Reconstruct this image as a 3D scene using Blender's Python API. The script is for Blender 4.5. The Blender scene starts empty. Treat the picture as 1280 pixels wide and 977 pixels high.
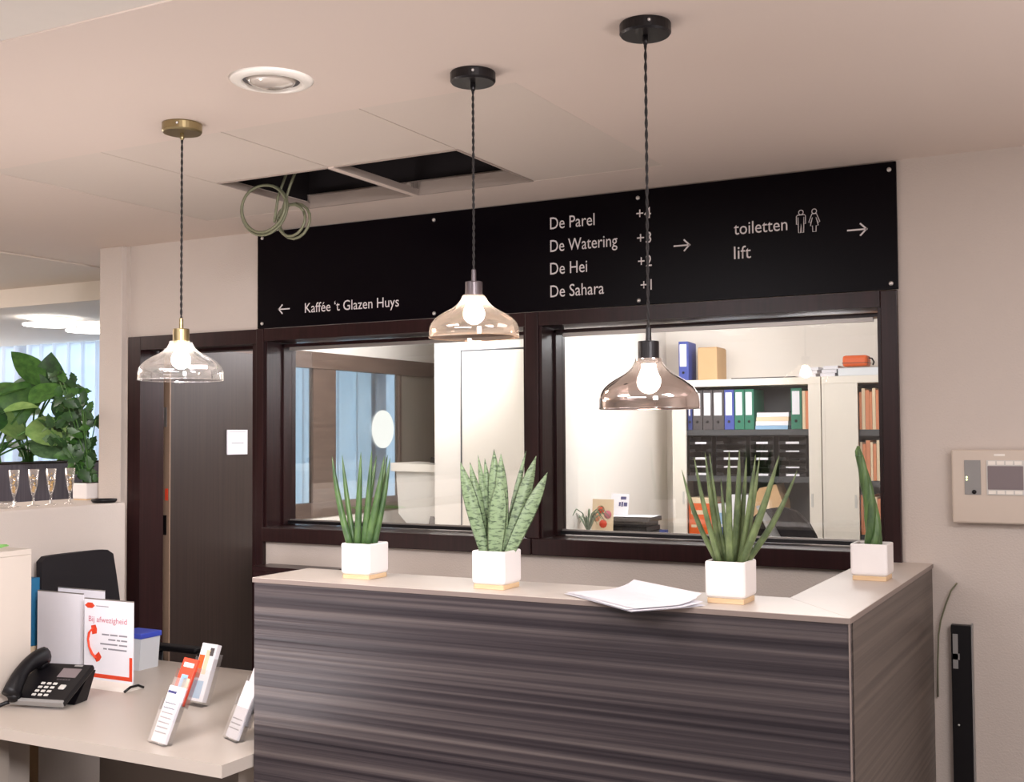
import bpy, bmesh, math, random
from mathutils import Vector, Matrix
random.seed(7)
PI = math.pi
SC = bpy.context.scene
COL = SC.collection

# ------------------------------------------------------------------ camera
cam_d = bpy.data.cameras.new('camera'); cam = bpy.data.objects.new('camera', cam_d); COL.objects.link(cam)
yaw, pitch, roll = 0.4923778, 0.0375597, -0.0060487
F = Vector((-math.sin(yaw)*math.cos(pitch), math.cos(yaw)*math.cos(pitch), math.sin(pitch)))
R = Vector((math.cos(yaw), math.sin(yaw), 0)); U = R.cross(F)
R2 = R*math.cos(roll)+U*math.sin(roll); U2 = U*math.cos(roll)-R*math.sin(roll)
m = Matrix((R2, U2, -F)).transposed().to_4x4(); m.translation = Vector((0, 0, 1.75))
cam.matrix_world = m
cam_d.sensor_width = 36; cam_d.lens = 40.748; cam_d.clip_start = 0.05; cam_d.clip_end = 100
SC.camera = cam

# ------------------------------------------------------------------ world, lights, exposure
w = bpy.data.worlds.new('daylight'); SC.world = w; w.use_nodes = True
w.node_tree.nodes['Background'].inputs[0].default_value = (0.55, 0.75, 1.0, 1)
w.node_tree.nodes['Background'].inputs[1].default_value = 4.2
SC.view_settings.view_transform = 'Standard'; SC.view_settings.look = 'None'
SC.view_settings.gamma = 1; SC.view_settings.use_curve_mapping = False
SC.view_settings.exposure = 0.02

def area(name, loc, sx, sy, watts, col, rot=(0, 0, 0)):
    d = bpy.data.lights.new(name, 'AREA'); d.shape = 'RECTANGLE'; d.size = sx; d.size_y = sy
    d.energy = watts; d.color = col
    o = bpy.data.objects.new(name, d); COL.objects.link(o); o.location = loc; o.rotation_euler = rot
    return o
WARM = (1.0, 0.955, 0.98)
area('lobby_panel_light', (-1.4, -0.6, 2.68), 2.4, 0.6, 100, WARM)
area('lobby_panel_light', (-2.4, 0.9, 2.68), 1.2, 0.6, 56, WARM)
area('lobby_panel_light', (0.9, 1.8, 2.68), 1.2, 0.6, 58, WARM)
# unseen fill lights added low in the lobby, facing up to brighten the ceiling
UPC = (1.0, 0.93, 0.95)
area('lobby_up_fill', (-1.2, -0.2, 0.9), 4.2, 2.2, 12, UPC, (PI, 0, 0))
area('lobby_up_fill', (-3.1, 2.25, 0.78), 1.2, 0.7, 15, UPC, (PI, 0, 0))
def aimed_fill(name, loc, tgt, size, watts, col, deg):
    o = area(name, loc, size, size, watts, col); o.data.spread = math.radians(deg)
    o.rotation_euler = (Vector(tgt)-Vector(loc)).to_track_quat('-Z', 'Y').to_euler(); return o
aimed_fill('low_wall_fill', (0.5, 0.4, 2.45), (-4.3, 3.6, 1.5), 0.5, 16, WARM, 55)  # unseen aimed light added to lift the low wall at left
area('lobby_up_fill', (1.3, 2.0, 1.2), 1.0, 1.6, 40, UPC, (PI, 0, 0))  # one more added upward fill, no fixture
OFC = (1.0, 0.965, 1.0)
def point_fill(name, loc, watts, col, r=0.22):
    d = bpy.data.lights.new(name, 'POINT'); d.energy = watts; d.color = col; d.shadow_soft_size = r
    o = bpy.data.objects.new(name, d); COL.objects.link(o); o.location = loc
area('office_wall_fill', (-3.5, 5.75, 2.45), 0.4, 0.3, 20, OFC, (0, -PI/2+0.1, PI-0.5))  # unseen light added to brighten the office left wall
area('office_wall_fill', (-2.1, 7.2, 2.3), 0.5, 0.5, 17, OFC, (0, -PI/2+0.2, PI))  # unseen light added to brighten the office side wall
point_fill('office_point_fill', (-2.9, 4.9, 2.48), 32, OFC)  # unseen point lights, added here and below to brighten the office walls
point_fill('office_point_fill', (-1.4, 5.9, 2.50), 36, OFC)
point_fill('office_point_fill', (-2.1, 6.7, 2.55), 20, OFC)
area('cafe_panel_light', (-6.4, 3.0, 2.66), 1.5, 1.5, 60, (1.0, 0.93, 0.88))
area('cafe_up_fill', (-10.2, 5.2, 1.8), 1.6, 1.2, 170, (1.0, 0.93, 0.88), (PI, 0, 0))  # unseen light added to brighten the lower cafe ceiling
area('cafe_up_fill', (-7.6, 2.6, 1.9), 1.6, 1.6, 120, (1.0, 0.86, 0.76), (PI, 0, 0))  # unseen light added to warm and lift the upper cafe ceiling

# ------------------------------------------------------------------ materials
def lin(h):
    h = h.lstrip('#'); out = []
    for i in (0, 2, 4):
        c = int(h[i:i+2], 16)/255
        out.append(c/12.92 if c <= 0.04045 else ((c+0.055)/1.055)**2.4)
    return (*out, 1)

def mat(name, col, rough=0.5, metal=0.0, noise=0.0, nscale=20, bump=0.0, bscale=60, spec=0.5, emis=None, estr=0, coat=0):
    m = bpy.data.materials.new(name); m.use_nodes = True
    nt = m.node_tree; b = nt.nodes['Principled BSDF']
    c = lin(col) if isinstance(col, str) else col
    b.inputs['Base Color'].default_value = c
    b.inputs['Roughness'].default_value = rough; b.inputs['Metallic'].default_value = metal
    b.inputs['Specular IOR Level'].default_value = spec
    b.inputs['Coat Weight'].default_value = coat
    tc = nt.nodes.new('ShaderNodeTexCoord')
    n = nt.nodes.new('ShaderNodeTexNoise'); n.inputs['Scale'].default_value = nscale; n.inputs['Detail'].default_value = 3
    nt.links.new(tc.outputs['Object'], n.inputs['Vector'])
    mx = nt.nodes.new('ShaderNodeMix'); mx.data_type = 'RGBA'
    a = max(noise, 0.02)
    mx.inputs[6].default_value = tuple(min(1, x*(1+a)) for x in c[:3])+(1,)
    mx.inputs[7].default_value = tuple(x*(1-a) for x in c[:3])+(1,)
    nt.links.new(n.outputs['Fac'], mx.inputs[0]); nt.links.new(mx.outputs[2], b.inputs['Base Color'])
    if bump > 0:
        n2 = nt.nodes.new('ShaderNodeTexNoise'); n2.inputs['Scale'].default_value = bscale
        nt.links.new(tc.outputs['Object'], n2.inputs['Vector'])
        bp = nt.nodes.new('ShaderNodeBump'); bp.inputs['Strength'].default_value = bump; bp.inputs['Distance'].default_value = 0.004
        nt.links.new(n2.outputs['Fac'], bp.inputs['Height']); nt.links.new(bp.outputs['Normal'], b.inputs['Normal'])
    if emis:
        b.inputs['Emission Color'].default_value = lin(emis) if isinstance(emis, str) else emis
        b.inputs['Emission Strength'].default_value = estr
    return m

def grain(name, ca, cb, scale, rough=0.4, bump=0.0, detail=4, cc=None, spec=0.5):
    """streaky grain: noise squeezed along chosen axes"""
    m = bpy.data.materials.new(name); m.use_nodes = True; nt = m.node_tree; b = nt.nodes['Principled BSDF']
    b.inputs['Roughness'].default_value = rough; b.inputs['Specular IOR Level'].default_value = spec
    tc = nt.nodes.new('ShaderNodeTexCoord'); mp = nt.nodes.new('ShaderNodeMapping'); mp.inputs['Scale'].default_value = scale
    n = nt.nodes.new('ShaderNodeTexNoise'); n.inputs['Scale'].default_value = 1; n.inputs['Detail'].default_value = detail
    n.inputs['Roughness'].default_value = 0.55
    nt.links.new(tc.outputs['Object'], mp.inputs['Vector']); nt.links.new(mp.outputs[0], n.inputs['Vector'])
    r = nt.nodes.new('ShaderNodeValToRGB'); e = r.color_ramp.elements
    e[0].position = 0.33; e[0].color = lin(ca); e[1].position = 0.68; e[1].color = lin(cb)
    if cc:
        x = r.color_ramp.elements.new(0.5); x.color = lin(cc)
    nt.links.new(n.outputs['Fac'], r.inputs[0]); nt.links.new(r.outputs[0], b.inputs['Base Color'])
    if bump:
        bp = nt.nodes.new('ShaderNodeBump'); bp.inputs['Strength'].default_value = bump; bp.inputs['Distance'].default_value = 0.01
        nt.links.new(n.outputs['Fac'], bp.inputs['Height']); nt.links.new(bp.outputs['Normal'], b.inputs['Normal'])
    return m

def thin_glass(name, tint=(1, 1, 1), refl=0.08, veil=0.0, edge=0.6, gtint=(1, 1, 1)):
    """thin sheet: clear transmission + mirror reflection growing at grazing angles + an optional translucent veil added so lit shades glow"""
    m = bpy.data.materials.new(name); m.use_nodes = True; nt = m.node_tree
    for n in list(nt.nodes): nt.nodes.remove(n)
    out = nt.nodes.new('ShaderNodeOutputMaterial')
    tr = nt.nodes.new('ShaderNodeBsdfTransparent'); tr.inputs[0].default_value = (*tint, 1)
    gl = nt.nodes.new('ShaderNodeBsdfGlossy'); gl.inputs['Roughness'].default_value = 0.02; gl.inputs[0].default_value = (*gtint, 1)
    lw = nt.nodes.new('ShaderNodeLayerWeight'); lw.inputs[0].default_value = 0.35
    mr = nt.nodes.new('ShaderNodeMapRange'); mr.inputs[3].default_value = refl; mr.inputs[4].default_value = edge
    nt.links.new(lw.outputs['Facing'], mr.inputs[0])
    mx = nt.nodes.new('ShaderNodeMixShader'); nt.links.new(mr.outputs[0], mx.inputs[0])
    nt.links.new(tr.outputs[0], mx.inputs[1]); nt.links.new(gl.outputs[0], mx.inputs[2])
    last = mx
    if veil:
        tl = nt.nodes.new('ShaderNodeBsdfTranslucent'); tl.inputs[0].default_value = (*gtint, 1)
        m2 = nt.nodes.new('ShaderNodeMixShader'); m2.inputs[0].default_value = veil
        nt.links.new(mx.outputs[0], m2.inputs[1]); nt.links.new(tl.outputs[0], m2.inputs[2]); last = m2
    nt.links.new(last.outputs[0], out.inputs[0])
    return m

def emit(name, col, s):
    m = bpy.data.materials.new(name); m.use_nodes = True; nt = m.node_tree
    for n in list(nt.nodes): nt.nodes.remove(n)
    out = nt.nodes.new('ShaderNodeOutputMaterial'); e = nt.nodes.new('ShaderNodeEmission')
    e.inputs[0].default_value = (*col, 1); e.inputs[1].default_value = s
    nt.links.new(e.outputs[0], out.inputs[0]); return m

def sheer(name, col, transp=0.35):
    m = bpy.data.materials.new(name); m.use_nodes = True; nt = m.node_tree
    for n in list(nt.nodes): nt.nodes.remove(n)
    out = nt.nodes.new('ShaderNodeOutputMaterial')
    d = nt.nodes.new('ShaderNodeBsdfDiffuse'); d.inputs[0].default_value = lin(col)
    t = nt.nodes.new('ShaderNodeBsdfTranslucent'); t.inputs[0].default_value = lin(col)
    p = nt.nodes.new('ShaderNodeBsdfTransparent')
    a = nt.nodes.new('ShaderNodeMixShader'); a.inputs[0].default_value = 0.5
    b = nt.nodes.new('ShaderNodeMixShader'); b.inputs[0].default_value = transp
    nt.links.new(d.outputs[0], a.inputs[1]); nt.links.new(t.outputs[0], a.inputs[2])
    nt.links.new(a.outputs[0], b.inputs[1]); nt.links.new(p.outputs[0], b.inputs[2])
    nt.links.new(b.outputs[0], out.inputs[0]); return m

def leafmat(name, ca, cb, scale=(6, 6, 60), rough=0.4, trans=0.12):
    m = grain(name, ca, cb, scale, rough=rough, detail=3)
    b = m.node_tree.nodes['Principled BSDF']
    return m

M = {}
M['wall'] = mat('wall_paint', '#cabfb6', 0.75, noise=0.03, nscale=3, bump=0.35, bscale=150)
M['ceil'] = mat('ceiling_paint', '#d9c9bd', 0.85, noise=0.015, nscale=1.5)
M['ceil_cool'] = mat('ceiling_paint_near', '#d8d0c6', 0.85, noise=0.015)
M['tile'] = mat('perforated_tile', '#d3c6ba', 0.85, noise=0.03, nscale=400, bump=0.25, bscale=420)
M['floor'] = mat('floor_carpet', '#6f6a68', 0.9, noise=0.15, nscale=60, bump=0.3, bscale=300)
M['wood'] = grain('dark_wenge_wood', '#200f10', '#2e1718', (60, 60, 2.5), rough=0.28, bump=0.03, spec=0.3)
M['doorwood'] = grain('door_veneer', '#261a17', '#332620', (120, 120, 1.6), rough=0.4, bump=0.03)
M['dooredge'] = mat('door_edge_lipping', '#8d7562', 0.45, noise=0.08)
M['sign'] = mat('black_acrylic', '#050207', 0.3, noise=0.02, spec=0.10)
M['letter'] = mat('sign_lettering', '#ddd6d6', 0.5)
M['screw'] = mat('screw_steel', '#d8d4d0', 0.3, metal=0.6)
M['counter'] = grain('counter_laminate', '#1a141b', '#625957', (0.2, 2, 42), rough=0.36, bump=0.3, detail=5, cc='#3a3336')
M['counterside'] = grain('counter_laminate_side', '#463d39', '#685d55', (2, 0.35, 70), rough=0.42, bump=0.05, detail=3)
M['edge'] = mat('counter_edge_strip', '#857770', 0.4)
M['top'] = mat('counter_top_laminate', '#cbbfb5', 0.42, noise=0.02, nscale=8)
M['desk'] = mat('desk_laminate', '#c6bbb0', 0.38, noise=0.02, nscale=8)
M['deskleg'] = mat('desk_leg', '#a79c91', 0.5)
M['deskpanel'] = mat('desk_panel', '#857a72', 0.5)
M['pot'] = mat('white_ceramic', '#f4f0ee', 0.3, noise=0.01)
M['bamboo'] = grain('bamboo_tray', '#d9b98f', '#e8cba6', (8, 8, 90), rough=0.5)
M['soil'] = mat('soil', '#2a2019', 0.95, noise=0.3, nscale=90, bump=0.8)
M['spear'] = leafmat('spear_leaf', '#33502f', '#5c7a45', (30, 30, 14))
M['spear2'] = leafmat('spear_leaf_olive', '#4b5c3a', '#7b8c5c', (30, 30, 22))
M['braid'] = leafmat('braided_stem_green', '#3d5c33', '#6f8f52', (30, 30, 10))
M['leaf_dark'] = leafmat('leaf_dark_green', '#1f3d20', '#37602c', (20, 20, 20))
M['leaf_mid'] = leafmat('leaf_mid_green', '#2f5a26', '#5a8a3c', (14, 14, 14))
M['leaf_grey'] = leafmat('leaf_grey_green', '#40603f', '#6f9065', (14, 14, 14))
M['leaf_light'] = leafmat('leaf_light_green', '#6b8f4c', '#94b46c', (14, 14, 14))
M['brass'] = mat('antique_brass', '#9d8d68', 0.3, metal=0.85, noise=0.1, nscale=40)
M['blackmetal'] = mat('black_metal', '#141012', 0.35, metal=0.3)
M['smokeplastic'] = mat('grey_socket', '#4c4345', 0.3, metal=0.4)
M['cord'] = mat('black_twisted_cord', '#16100f', 0.7)
M['bulb_bright'] = emit('bright_bulb_glow', (1.0, 0.88, 0.78), 260)
M['bulb'] = emit('bulb_glow', (1.0, 0.90, 0.80), 68)
M['glass_clear'] = thin_glass('clear_lamp_glass', (0.97, 0.96, 0.97), 0.10, 0.02, 0.85)
M['glass_amber'] = thin_glass('amber_lamp_glass', (0.93, 0.84, 0.76), 0.16, 0.085, 0.9, (1.0, 0.88, 0.78))
M['glass_smoke'] = thin_glass('smoked_lamp_glass', (0.38, 0.32, 0.31), 0.50, 0.02, 0.95, (0.88, 0.79, 0.75))
M['pane'] = thin_glass('window_glass', (0.94, 0.96, 0.95), 0.05, 0, 0.5)
M['acrylic'] = thin_glass('clear_acrylic', (0.97, 0.97, 0.97), 0.05, 0.0, 0.5)
M['flute'] = thin_glass('drinking_glass', (0.97, 0.97, 0.97), 0.08, 0.04, 0.8)
M['champagne'] = mat('golden_flake_filling', '#e0b058', 0.4, metal=0.2, noise=0.4, nscale=300)
M['white'] = mat('white_lacquer', '#efe9df', 0.4, noise=0.01)
M['officewall'] = mat('office_wall', '#efe8e0', 0.7, noise=0.02, nscale=2)
M['cabinet'] = mat('cabinet_white', '#ece4d8', 0.4)
M['cabdark'] = mat('cabinet_interior', '#4a4b4e', 0.6)
M['shelf'] = mat('dark_shelf', '#3f4144', 0.5)
M['black'] = mat('black_plastic', '#0e0c10', 0.42, spec=0.35)
M['blackfab'] = mat('black_fabric', '#120c11', 0.9, noise=0.15, nscale=200, bump=0.3, bscale=400)
M['grey'] = mat('grey_plastic', '#8f8d8b', 0.45)
M['lightgrey'] = mat('light_grey_plastic', '#cfccc6', 0.4)
M['alu'] = mat('brushed_aluminium', '#a9a39e', 0.35, metal=0.7)
M['paper'] = mat('paper', '#eceaf0', 0.8, noise=0.01)
M['blue'] = mat('blue_board', '#3f4f9e', 0.55)
M['navyblue'] = mat('navy_board', '#2c3a78', 0.55)
M['green'] = mat('green_board', '#1f7158', 0.55)
M['charcoal'] = mat('charcoal_board', '#4b4648', 0.6)
M['tan'] = mat('tan_cardboard', '#cba67c', 0.8, noise=0.04)
M['orange'] = mat('orange_plastic', '#e3601d', 0.5)
M['orangefold'] = mat('orange_folder', '#d98a62', 0.7, noise=0.05, nscale=60)
M['creamfold'] = mat('cream_folder', '#e6cfae', 0.7)
M['red'] = mat('red_print', '#dc4526', 0.6)
M['redtxt'] = mat('soft_red_print', '#c9697b', 0.6)
M['greytxt'] = mat('grey_print', '#8c8a92', 0.6)
M['navytxt'] = mat('navy_print', '#3c3f74', 0.6)
M['bluelid'] = mat('blue_lid', '#4658c8', 0.4)
M['tub'] = mat('frosted_tub', '#dde1e6', 0.35)
M['teal'] = mat('petrol_blue_board', '#1f6b96', 0.6)
M['lime'] = mat('lime_green_paper', '#8fd070', 0.7)
M['skyprint'] = mat('sky_blue_print', '#8fb4d4', 0.6)
M['voidmat'] = mat('ceiling_void', '#1a1417', 0.9)
M['hatch'] = mat('hatch_paint', '#a3958b', 0.6)
M['duct'] = mat('galvanised_duct', '#5a5358', 0.4, metal=0.6)
M['wire'] = mat('grey_green_cable', '#6f7058', 0.5)
M['panelbox'] = mat('alarm_panel', '#cdbfb1', 0.45)
M['display'] = mat('grey_display', '#7d7274', 0.3)
M['led'] = emit('status_led', (0.9, 1.0, 0.45), 3)
M['reflectdisc'] = emit('reflection_glow', (1.0, 0.98, 0.94), 1.3)  # self-lit white for a mirrored ceiling light
M['disc'] = emit('ceiling_disc_light', (1.0, 0.96, 0.92), 9)
M['curtain'] = sheer('sheer_curtain', '#dfe3ec', 0.20)
M['drape'] = sheer('brown_drape', '#9c6f55', 0.0)
M['planter'] = grain('planter_wood', '#4e474f', '#625a60', (60, 60, 2), rough=0.5)
M['taupe'] = mat('taupe_wall', '#8f877c', 0.6)

# ------------------------------------------------------------------ mesh helpers
class MB:
    def __init__(s): s.v = []; s.f = []; s.m = []; s.sm = []; s.mi = 0; s.mats = []
    def use(s, mat_):
        if mat_ not in s.mats: s.mats.append(mat_)
        s.mi = s.mats.index(mat_); return s
    def add(s, vs, fs, smooth=False):
        o = len(s.v); s.v += [tuple(v) for v in vs]
        for f in fs: s.f.append(tuple(i+o for i in f)); s.m.append(s.mi); s.sm.append(smooth)
        return s
    def box(s, x0, x1, y0, y1, z0, z1, T=None):
        vs = [Vector((x, y, z)) for z in (z0, z1) for y in (y0, y1) for x in (x0, x1)]
        if T is not None: vs = [T @ v for v in vs]
        return s.add(vs, [(0, 2, 3, 1), (4, 5, 7, 6), (0, 1, 5, 4), (2, 6, 7, 3), (0, 4, 6, 2), (1, 3, 7, 5)])
    def bbox(s, x0, x1, y0, y1, z0, z1, b=0.004, T=None, seg=2):
        bm = bmesh.new(); bmesh.ops.create_cube(bm, size=1)
        for v in bm.verts: v.co = Vector(((x0+x1)/2+v.co.x*(x1-x0), (y0+y1)/2+v.co.y*(y1-y0), (z0+z1)/2+v.co.z*(z1-z0)))
        bmesh.ops.bevel(bm, geom=bm.edges[:], offset=b, segments=seg, affect='EDGES', profile=0.5)
        bm.verts.index_update()
        vs = [v.co.copy() for v in bm.verts]; fs = [tuple(v.index for v in f.verts) for f in bm.faces]; bm.free()
        if T is not None: vs = [T @ v for v in vs]
        return s.add(vs, fs)
    def prism(s, pts, d0, d1, axis='z', T=None):
        def P(a, b, d): return {'z': (a, b, d), 'y': (a, d, b), 'x': (d, a, b)}[axis]
        n = len(pts); vs = [Vector(P(a, b, d0)) for a, b in pts]+[Vector(P(a, b, d1)) for a, b in pts]
        if T is not None: vs = [T @ v for v in vs]
        fs = [tuple(range(n))[::-1], tuple(range(n, 2*n))]+[(i, (i+1) % n, n+(i+1) % n, n+i) for i in range(n)]
        return s.add(vs, fs)
    def lathe(s, prof, n=24, T=None, cap=True, smooth=True):
        vs = []; fs = []
        for r, z in prof:
            for i in range(n): a = 2*PI*i/n; vs.append(Vector((r*math.cos(a), r*math.sin(a), z)))
        for k in range(len(prof)-1):
            for i in range(n): j = (i+1) % n; fs.append((k*n+i, k*n+j, (k+1)*n+j, (k+1)*n+i))
        if cap: fs.append(tuple(range(n))[::-1]); fs.append(tuple(range((len(prof)-1)*n, len(prof)*n)))
        if T is not None: vs = [T @ v for v in vs]
        return s.add(vs, fs, smooth)
    def tube(s, pts, r, n=8, smooth=True, flat=1.0, cap=True):
        pts = [Vector(p) for p in pts]; rs = r if isinstance(r, (list, tuple)) else [r]*len(pts)
        vs = []; fs = []; prev = None
        for i, p in enumerate(pts):
            t = (pts[min(i+1, len(pts)-1)]-pts[max(i-1, 0)]).normalized()
            if prev is None:
                a = Vector((0, 0, 1)) if abs(t.z) < 0.9 else Vector((1, 0, 0)); u = t.cross(a).normalized()
            else: u = (prev-t*prev.dot(t)).normalized()
            prev = u; v = t.cross(u)
            for k in range(n):
                a = 2*PI*k/n; vs.append(p+(u*math.cos(a)+v*math.sin(a)*flat)*rs[i])
        for i in range(len(pts)-1):
            for k in range(n): j = (k+1) % n; fs.append((i*n+k, i*n+j, (i+1)*n+j, (i+1)*n+k))
        if cap: fs.append(tuple(range(n))[::-1]); fs.append(tuple(range((len(pts)-1)*n, len(pts)*n)))
        return s.add(vs, fs, smooth)
    def sphere(s, c, r, n=16, sc=(1, 1, 1)):
        prof = []; k = n//2
        for i in range(1, k): a = PI*i/k; prof.append((r*math.sin(a), -r*math.cos(a)))
        T = Matrix.Translation(c) @ Matrix.Diagonal((*sc, 1))
        return s.lathe([(0.001, -r)]+prof+[(0.001, r)], n, T)
    def mesh(s, name):
        me = bpy.data.meshes.new(name); me.from_pydata(s.v, [], s.f)
        for mt in s.mats: me.materials.append(mt)
        me.polygons.foreach_set('material_index', s.m); me.polygons.foreach_set('use_smooth', s.sm)
        me.update(); return me
    def build(s, name, mt=None, parent=None, loc=(0, 0, 0), rot=(0, 0, 0)):
        if mt is not None and not s.mats: s.mats = [mt]
        me = s.mesh(name)
        bm = bmesh.new(); bm.from_mesh(me); bmesh.ops.recalc_face_normals(bm, faces=bm.faces); bm.to_mesh(me); bm.free()
        return link(name, me, parent, loc, rot)

def link(name, data, parent=None, loc=(0, 0, 0), rot=(0, 0, 0)):
    o = bpy.data.objects.new(name, data); COL.objects.link(o)
    o.location = loc; o.rotation_euler = rot
    if parent is not None: o.parent = parent
    return o
def tag(o, label, cat, group=None, kind=None):
    if label: o['label'] = label
    if cat: o['category'] = cat
    if group: o['group'] = group
    if kind: o['kind'] = kind
    return o
def thing(name, label, cat, loc=(0, 0, 0), rz=0, group=None):
    return tag(link(name, None, None, loc, (0, 0, rz)), label, cat, group)
def struct(o, label=None):
    o['kind'] = 'structure'
    if label: o['label'] = label; 
    return o
def children(o): return [c for c in bpy.data.objects if c.parent == o]
def dup(src, loc, rz=None, label=None, parent=None):
    c = src.copy(); COL.objects.link(c); c.location = loc
    if rz is not None: c.rotation_euler = (0, 0, rz)
    if label: c['label'] = label
    if parent: c.parent = parent
    for ch in children(src):
        d = ch.copy(); COL.objects.link(d); d.parent = c
        for g in children(ch):
            e = g.copy(); COL.objects.link(e); e.parent = d
    return c
def B(name, x0, x1, y0, y1, z0, z1, mt, parent=None, bev=0):
    mb = MB()
    (mb.bbox(x0, x1, y0, y1, z0, z1, bev) if bev else mb.box(x0, x1, y0, y1, z0, z1))
    return mb.build(name, mt, parent)
def RZ(a): return Matrix.Rotation(a, 4, 'Z')
def TR(x, y, z): return Matrix.Translation((x, y, z))
def RX(a): return Matrix.Rotation(a, 4, 'X')
def RY(a): return Matrix.Rotation(a, 4, 'Y')

def text_mesh(name, s, x0, x1, zb, cap, y, mt, parent, weight=0.0, T=None, depth=0.0015):
    """flat lettering on a plane facing -Y, fitted to width x0..x1, baseline zb and capital height cap"""
    cu = bpy.data.curves.new(name, 'FONT'); cu.body = s; cu.size = 1; cu.offset = weight; cu.resolution_u = 3; cu.extrude = 0.0
    tmp = bpy.data.objects.new('t', cu); COL.objects.link(tmp)
    dg = bpy.context.evaluated_depsgraph_get(); me = bpy.data.meshes.new_from_object(tmp.evaluated_get(dg))
    bpy.data.objects.remove(tmp); bpy.data.curves.remove(cu)
    xs = [v.co.x for v in me.vertices]; a, b = min(xs), max(xs)
    CAP = 0.69
    for v in me.vertices:
        X = x0+(v.co.x-a)/(b-a)*(x1-x0); Z = zb+v.co.y/CAP*cap
        p = Vector((X, y-depth, Z))
        v.co = T @ p if T is not None else p
    me.materials.clear(); me.materials.append(mt)
    return link(name, me, parent)

CZ = 2.705
# ------------------------------------------------------------------ structure: floor, ceiling
fl = struct(B('floor', -12, 3.2, -3.2, 8.8, -0.08, 0, M['floor']))
ceil = MB()
y0, y1 = 1.86, 8.7
for (a, b, c, d) in ((-5.1, 3.1, 1.86, 2.75), (-5.1, -3.60, 2.75, 3.87), (-1.46, 3.1, 2.75, 3.87), (-5.1, 3.1, 3.87, 4.36)):
    ceil.box(a, b, c, d, CZ, CZ+0.06)
ceiling = struct(ceil.build('ceiling', M['ceil']))
near = B('ceiling_panel', -5.1, 3.1, -3.1, 1.86, CZ+0.004, CZ+0.06, M['ceil_cool'], ceiling)
for (a, b, c, d) in ((-3.60, -3.04, 2.75, 3.87), (-3.04, -2.51, 2.75, 3.305), (-2.51, -1.98, 2.75, 3.305), (-1.98, -1.46, 2.75, 3.87)):
    B('perforated_tile', a+0.002, b-0.002, c+0.002, d-0.0005, CZ+0.001, CZ+0.03, M['tile'], ceiling)
# gaps above tiles closed
B('ceiling_backing', -3.62, -1.44, 2.73, 3.30, CZ+0.031, CZ+0.06, M['voidmat'], ceiling)
B('ceiling_backing', -3.62, -3.05, 3.30, 3.89, CZ+0.031, CZ+0.06, M['voidmat'], ceiling)
B('ceiling_backing', -1.97, -1.44, 3.30, 3.89, CZ+0.031, CZ+0.06, M['voidmat'], ceiling)
# open hatches: void box with ducts, alu frame
void = MB()
void.box(-3.06, -1.95, 3.27, 3.29, CZ+0.06, CZ+0.5).box(-3.06, -1.95, 3.88, 3.90, CZ+0.06, CZ+0.5)
void.box(-3.07, -3.05, 3.27, 3.90, CZ+0.06, CZ+0.5).box(-1.96, -1.94, 3.27, 3.90, CZ+0.06, CZ+0.5).box(-3.07, -1.94, 3.27, 3.9, CZ+0.5, CZ+0.52)
void.build('ceiling_void', M['voidmat'], ceiling)
duct = MB(); duct.tube([(-3.04, 3.72, CZ+0.28), (-1.97, 3.66, CZ+0.30)], 0.09, 16); duct.build('air_duct', M['duct'], ceiling)
duct = MB(); duct.tube([(-2.3, 3.3, CZ+0.2), (-2.25, 3.87, CZ+0.17)], 0.02, 8).tube([(-2.75, 3.3, CZ+0.16), (-2.72, 3.87, CZ+0.19)], 0.015, 8)
duct.build('pipe', M['duct'], ceiling)
for (a, b) in ((-3.03, -2.512), (-2.488, -1.975)):
    fr = MB(); t = 0.008; h = 0.05
    fr.box(a, b, 3.852, 3.863, CZ-0.003, CZ+h).box(a, b, 3.305, 3.312, CZ-0.003, CZ+0.02)
    fr.box(a, a+t, 3.315, 3.85, CZ-0.003, CZ+0.02).box(b-t, b, 3.315, 3.85, CZ-0.003, CZ+0.03)
    fr.build('hatch_frame', M['hatch'], ceiling)
B('hatch_rail', -2.512, -2.488, 3.306, 3.863, CZ-0.004, CZ+0.02, M['ceil'], ceiling)
struct(B('ceiling_office', -4.72, 3.1, 4.36, 8.7, 2.78, 2.84, M['officewall']))
# cafe ceilings: upper part, drop, lower part
cc = MB(); cc.box(-12, -5.1, -3.1, 5.0, CZ, CZ+0.06); ccu = struct(cc.build('ceiling_cafe', M['ceil']))
B('perforated_tile', -7.2, -5.1, 3.2, 4.99, CZ-0.008, CZ, M['tile'], ccu)
cl = MB(); cl.box(-12, -4.7, 5.0, 7.3, 2.58, 2.64).box(-12, -4.7, 4.98, 5.0, 2.58, 2.80)
struct(cl.build('ceiling_lower', M['ceil_cool']))
struct(B('ceiling_link', -5.1, -4.7, 4.36, 4.98, CZ, CZ+0.06, M['ceil']))

# ------------------------------------------------------------------ walls
wb = MB()
wb.box(-4.42, 3.1, 4.2, 4.36, 2.248, CZ)              # above door and windows
wb.box(-0.718, 3.1, 4.2, 4.36, 0, 2.248)              # right of windows
wb.box(-3.548, -0.718, 4.2, 4.36, 0, 1.27)            # below windows
wb.box(-4.45, -4.42, 4.195, 4.36, 0, CZ)
struct(wb.build('wall_back', M['wall']))
struct(B('wall_column', -4.60, -4.445, 4.165, 4.36, 0, CZ, M['wall'], bev=0.004), 'square wall column between door and cafe opening')
lw = MB(); lw.bbox(-4.86, -4.34, -1.0, 4.10, 0, 1.432, 0.008).box(-4.86, -4.605, 4.101, 4.36, 0, 1.432)
struct(lw.build('wall_left', M['wall']))
struct(B('wall_right', 3.0, 3.1, -3.1, 4.2, 0, CZ, M['wall']))
struct(B('wall_front', -12, 3.1, -3.2, -3.1, 0, 2.9, M['wall']))
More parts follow.
